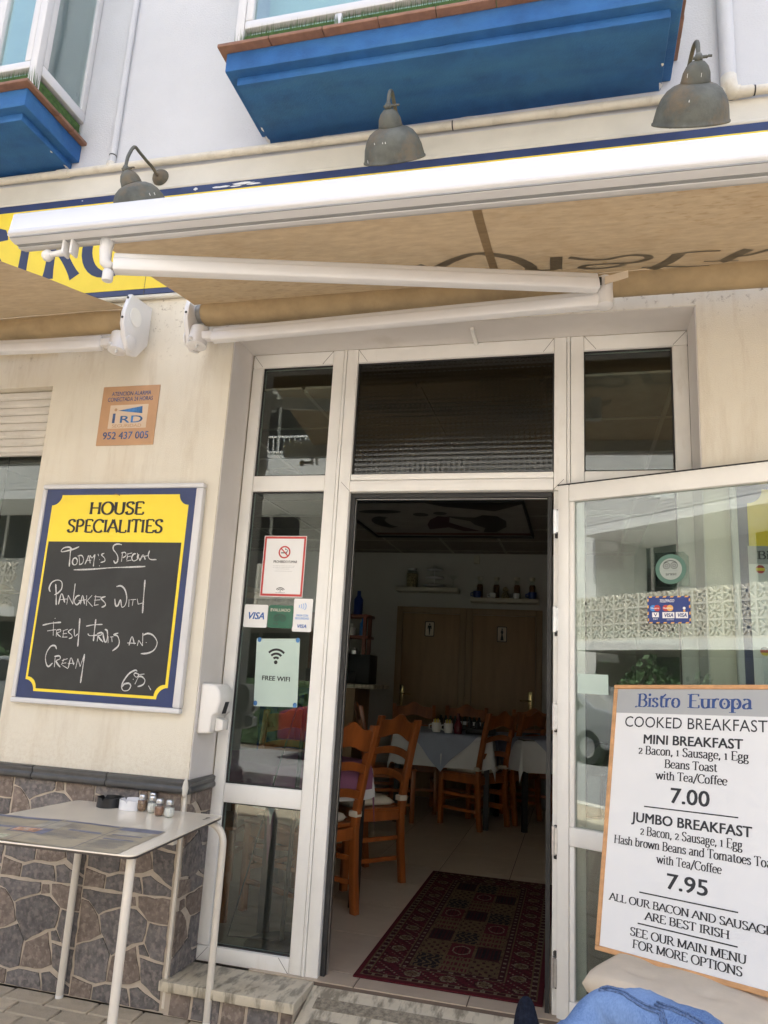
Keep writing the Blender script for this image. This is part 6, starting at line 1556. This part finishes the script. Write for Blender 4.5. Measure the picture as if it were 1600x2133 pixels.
def itable(x, y, rz, side, label, over, lab2, kind='corner'):
    t = thing('dining_table', label, 'table', (x, y, F), rz, 'clothed tables in the dining room')
    h = side/2-.03
    box('tabletop', M['edge'], t, -side/2, side/2, -side/2, side/2, .735, .770)
    for a in (-1, 1):
        for b in (-1, 1): box('leg', M['darkleg'], t, a*h-.022, a*h+.022, b*h-.022, b*h+.022, 0, .734)
    dw_ = .20 if kind == 'corner' else .28
    c = thing('tablecloth', 'white tablecloth under the '+lab2, 'tablecloth', (x, y, F), rz, 'white tablecloths')
    cloth(side, dw_, M['cloth_w'], c, 'cloth', seed=int(x*10))
    c2 = thing('tablecloth', lab2, 'tablecloth', (x, y, F), rz)
    if kind == 'corner': cloth(side+.014, .15, over, c2, 'cloth', seed=3, ck=2.3, zt=.779)
    else: diamond(side+.02, side/2+.33, over, c2, .779)
itable(-1.62, 1.08, math.radians(-27.5), .70, 'dining table nearest the doorway, partly behind the sidelight', M['purple'], 'purple overlay cloth with hanging corners on the near table', 'corner')
itable(-1.17, 4.18, math.radians(2), .86, 'dining table with mugs at the back of the room', M['cloth_b'], 'blue grey overlay cloth on the back table', 'diamond')
itable(-.25, 4.37, math.radians(25), .80, 'dining table at the back right corner', M['cloth_b'], 'blue grey overlay cloth on the back right table', 'diamond')
zt_ = F+.782
mug(-1.23, 3.86, zt_, M['white_pl'], 'left white mug of yellow sachets on the back table', .042, .085, 'white mugs on the back table')
mug(-1.12, 3.86, zt_, M['white_pl'], 'right white mug of yellow sachets on the back table', .042, .085, 'white mugs on the back table')
for i, x in enumerate((-1.23, -1.12)):
    sa = thing('sugar_sachets', ('left' if i == 0 else 'right')+' bundle of yellow sachets in the white mug on the back table', 'sachets', (x, 3.86, zt_+.05))
    for k in range(5): MB().box(-.03+k*.013, -.022+k*.013, -.015, .015, 0, .06+.008*(k % 2)).build('sachet', M['yellow'] if k % 2 else M['cushion'], sa)
lathe_thing('glass_vase', 'vase', 'dark red glass bottle vase on the back table', (-1.03, 3.86, zt_), [('glass', mat('red_glass', (.12, .012, .02), .15), [(0, 0), (.035, 0), (.04, .03), (.035, .08), (.014, .12), (.012, .17), (.017, .175)])])
TRY = thing('condiment_tray', 'black tray of sauces on the back table', 'tray', (-.84, 4.0, zt_))
box('tray', M['black'], TRY, -.13, .13, -.08, .08, 0, .05, bevel=.01)
for k in range(8): MB().lathe([(0, .05), (.020, .05), (.020, .09), (.010, .11), (0, .112)], Matrix.Translation((-.1+(k % 4)*.065, -.035+.07*(k//4), 0)), 10, cap=False).build('bottle', M['black'], TRY, smooth='auto')
CR = thing('bottle_caddy', 'caddy of small white labelled bottles behind the back table', 'caddy', (-1.10, 4.45, zt_))
box('caddy', M['darkleg'], CR, -.22, .22, -.06, .06, 0, .03, bevel=.005)
for k in range(9):
    MB().lathe([(0, .03), (.019, .03), (.019, .09), (.011, .105), (.011, .125), (0, .126)], Matrix.Translation((-.19+k*.047, 0, 0)), 10, cap=False).build('bottle', M['black'], CR, smooth='auto')
    if k > 3: MB().lathe([(.0195, .045), (.0195, .08)], Matrix.Translation((-.19+k*.047, 0, 0)), 10, cap=False).build('label', M['white'], CR, smooth='auto')
# red-brown shelf unit and counter at the left of the back wall
SH = thing('shelf_unit', 'red brown open shelf unit with bottles beside the left toilet door', 'shelf unit', (-2.6, 4.6, F))
for z in (1.42, 1.64, 1.86): box('shelf', M['redwood'], SH, -.15, .50, -.12, .12, z-.015, z+.015, bevel=.003)
for x in (-.13, .455):
    for yy in (-.10, .10): box('post', M['redwood'], SH, x-.018, x+.018, yy-.018, yy+.018, 1.16, 1.88, bevel=.002)
for nm, x, z, r, h, m_, lb in (('bottle', .22, 1.875, .032, .28, 'darkleg', 'tall dark bottle on the top of the red brown shelf unit'), ('canister', .34, 1.875, .05, .26, 'sticknavy', 'dark blue cylindrical canister on the shelf unit'), ('bottle', .40, 1.655, .03, .2, 'stickblue', 'small blue bottle on the middle shelf'), ('jug', .28, 1.655, .045, .13, 'white_pl', 'pale jug on the middle shelf'), ('glass', .16, 1.435, .035, .12, 'clear', 'clear tumbler on the low shelf'), ('teapot', .33, 1.435, .06, .10, 'steel', 'metal teapot on the low shelf')):
    lathe_thing(nm, nm, lb, (-2.6+x, 4.6, F+z), [('body', M[m_], [(0, 0), (r, 0), (r, h*.65), (r*.45, h*.8), (r*.4, h), (0, h)])])
CT = thing('bar_counter', 'bar counter with grey stone top and navy tiled end left of the room', 'counter', (-2.75, 4.5, F))
box('counter_top', M['marble'], CT, -.4, .82, -.32, .32, 1.12, 1.16, bevel=.004); box('counter_body', M['wdoor'], CT, .22, .62, -.28, .28, 0, 1.119)
for i in range(6):
    for k in range(3): box('tile', M['sticknavy'], CT, -.38+k*.2, -.182+k*.2, -.29, -.27, .02+i*.18, .198+i*.18, bevel=.003)
CM = thing('coffee_machine', 'black boxy machine on the bar counter', 'coffee machine', (-2.28, 4.55, F+1.16))
box('body', M['darkleg'], CM, -.45, .10, -.16, .16, 0, .13, bevel=.01); box('tank', M['darkleg'], CM, -.02, .24, -.15, .15, .0, .30, bevel=.01)
# stand inside the sidelight and pendant lamp
FS = thing('floor_stand', 'black floor stand with round base behind the narrow sidelight', 'stand', (-1.33, .50, F))
MB().lathe([(0, 0), (.17, 0), (.172, .012), (.15, .022), (.02, .03), (0, .03)], None, 36, cap=False).build('base', M['darkleg'], FS, smooth='auto')
MB().tube([(0, 0, .03), (.02, .0, .65), (.035, 0, 1.15)], .011, 10).build('pole', M['darkleg'], FS, smooth=True)
MB().tube([(-.02, 0, .03), (-.25, -.05, .03), (-.20, .0, .3), (-.08, 0, .8), (.0, 0, 1.12)], .004, 6).build('cable', M['darkleg'], FS, smooth=True)
for x, y, z, lb in ((-2.15, 1.5, 1.87, 'cream disc pendant lamp seen through the sidelight'), (-3.75, 1.0, 1.80, 'cream disc pendant lamp seen through the left shop window')):
    t = thing('pendant_lamp', lb, 'lamp', (x, y, z), 0, 'pendant lamps in the dining room')
    MB().lathe([(.0, .05), (.03, .05), (.10, .035), (.20, .0), (.202, .004), (.10, .042), (.03, .06), (0, .06)], None, 30, cap=False).build('shade', M['cushion'], t, smooth='auto')
    MB().tube([(0, 0, .06), (0, 0, CZ-z)], .003, 6).build('cord', M['gasket'], t)
CP2 = thing('ceiling_spotlight', 'round recessed ceiling spotlight above the sidelight', 'spotlight', (-2.03, 1.75, CZ-.002))
MB().lathe([(.10, 0), (.12, -.004), (.12, -.012), (.085, -.012), (.08, 0)], None, 30, cap=False).build('rim', M['ceilj'], CP2, smooth='auto')

# ------------------------------------------------------------------ the street opposite (seen as reflections in the glass)
OB = thing('apartment_building', 'white apartment block across the street with balconies and breeze block screens', 'building', (0, 0, 0))
yo = -13.2
ow_ = MB(); ow_.box(-26, 14, yo-4, yo-.5, 0, 12.0); ow_.build('wall', M['opp'], OB)
# window and door openings, frames and panes
for fl_ in range(4):
    z0 = .4+fl_*3.0
    for i in range(10):
        x = -24+i*3.9
        f_ = box('window', M['oppdark'], OB, x, x+1.7, yo-.52, yo-.49, z0+(.6 if fl_ else .0), z0+2.2)
        m_ = MB()
        for xx_ in (x-.04, x+.82, x+1.66): m_.box(xx_, xx_+.08, yo-.49, yo-.45, z0+(.6 if fl_ else 0), z0+2.2)
        m_.box(x-.04, x+1.74, yo-.49, yo-.45, z0+2.2, z0+2.28); m_.build('window_frame', M['opp'], f_)
for z, dpt in ((2.25, 1.9), (5.2, 1.4), (8.2, 1.4)):
    for i, (xa, xb) in enumerate(((-25, -12.6), (-11.6, -5.2), (-4.0, 6.0))):
        b_ = sub('balcony', OB); yy = yo+dpt+(.5 if i == 1 else 0)
        box('slab', M['opp'], b_, xa, xb, yo-.5, yy, z, z+.22)
        if z > 3:
            pr = MB(); pr.box(xa, xb, yy-.12, yy, z+.221, z+.92)
            pr.build('parapet', M['oppbrick'], b_)
            co = MB()
            for k in range(8): co.box(xa+.005, xb-.005, yy, yy+.008, z+.245+k*.085, z+.245+k*.085+.074)
            co.build('brick_course', M['oppbrick'], b_)
            rl = MB(); rl.box(xa, xb, yy-.08, yy-.04, z+1.35, z+1.39); rl.box(xa, xb, yy-.08, yy-.04, z+1.0, z+1.03)
            for k in range(int((xb-xa)/.13)): rl.box(xa+k*.13, xa+k*.13+.02, yy-.07, yy-.05, z+1.03, z+1.35)
            rl.build('railing', M['opp'], b_)
        else:
            gb = MB(); s = .36; n_ = int((xb-xa)/s)
            for r_ in range(3):
                for k in range(n_):
                    x, zq = xa+k*s, z+.22+r_*s; y0_, y1_ = yy-.10, yy-.02
                    gb.box(x, x+s, y0_, y1_, zq, zq+.055); gb.box(x, x+.055, y0_, y1_, zq+.055, zq+s)
                    cxx, czz = x+.2075, zq+.2075
                    for a in (0, 45, 90, 135):
                        T = Matrix.Translation((cxx, 0, czz)) @ Matrix.Rotation(math.radians(a), 4, 'Y')
                        gb.box(-.15 if a % 90 == 0 else -.19, .15 if a % 90 == 0 else .19, y0_+.01, y1_-.01, -.018, .018, T)
            o = gb.build('breeze_block_screen', M['grillblk'], b_); o['kind'] = 'stuff'
    for x in (-12.1, -4.6):
        if z < 3: box('pier', M['opp'], OB, x-.45, x+.45, yo-.5, yo+1.4, 0, 11.5)
hg = MB()
for i in range(5200):
    x = random.uniform(-20, 3); a = random.uniform(0, PI); zz = .15+1.75*(.75+.25*math.sin(x*1.3)+.12*math.sin(x*4.1))*abs(math.sin(a))*random.uniform(.82, 1.05); yy = -10.3+.55*math.cos(a)*random.uniform(.8, 1.05)
    v = Vector((random.gauss(0, 1), random.gauss(0, 1), random.gauss(0, 1))).normalized(); u_ = v.orthogonal().normalized(); s = random.uniform(.05, .11)
    c_ = Vector((x, yy, zz)); q = v.cross(u_)
    hg.add([c_-u_*s, c_-q*s*.6, c_+u_*s, c_+q*s*.6], [(0, 1, 2, 3)])
hd_ = thing('hedge', 'dark green clipped hedge in front of the apartment block', 'hedge', (0, 0, 0))
hg.build('leaves', M['hedge'], hd_)['kind'] = 'stuff'
box('core', M['hedge'], hd_, -20, 3, -10.6, -10.0, 0, 1.2)
def car(x, y, m, label):
    t = thing('parked_car', label, 'car', (x, y, -.02), 0, 'cars parked across the street')
    side = [(-2.1, .30), (-2.1, .75), (-1.7, .85), (-1.2, .92), (-.6, 1.40), (.7, 1.44), (1.4, 1.05), (2.0, .98), (2.1, .60), (2.05, .30)]
    MB().prism(side, lambda u, v, w_: Vector((u, w_*(1-.10*max(0, v-.9)*2), v)), -.85, .85).build('body', m, t, bevel=.06, bseg=3, smooth=True)
    for s in (-1, 1):
        g_ = MB(); g_.prism([(-.95, .96), (-.52, 1.33), (.62, 1.36), (1.15, 1.05), (1.0, .96)], lambda u, v, w_: Vector((u, w_, v)), s*.80, s*.845); g_.build('window', M['oppdark'], t)
    for wx in (-1.3, 1.3):
        for s in (-1, 1):
            T = Matrix.Translation((wx, s*.78, .31)) @ Matrix.Rotation(PI/2, 4, 'X')
            w__ = MB().lathe([(.2, -.1), (.31, -.09), (.31, .09), (.2, .1)], T, 24).build('wheel', M['darkleg'], t, smooth='auto')
            MB().lathe([(0, -.11), (.19, -.105), (.19, .105), (0, .11)], T, 16, cap=False).build('rim', M['steel'], w__, smooth='auto')
carred = mat('red_car_paint', (.16, .015, .015), .2, .02, coat=.8); carw = mat('silver_car_paint', (.22, .23, .24), .25, .02, coat=.8)
car(-2.6, -9.0, carred, 'red car parked across the street'); car(-9.6, -9.0, carw, 'silver car parked across the street')
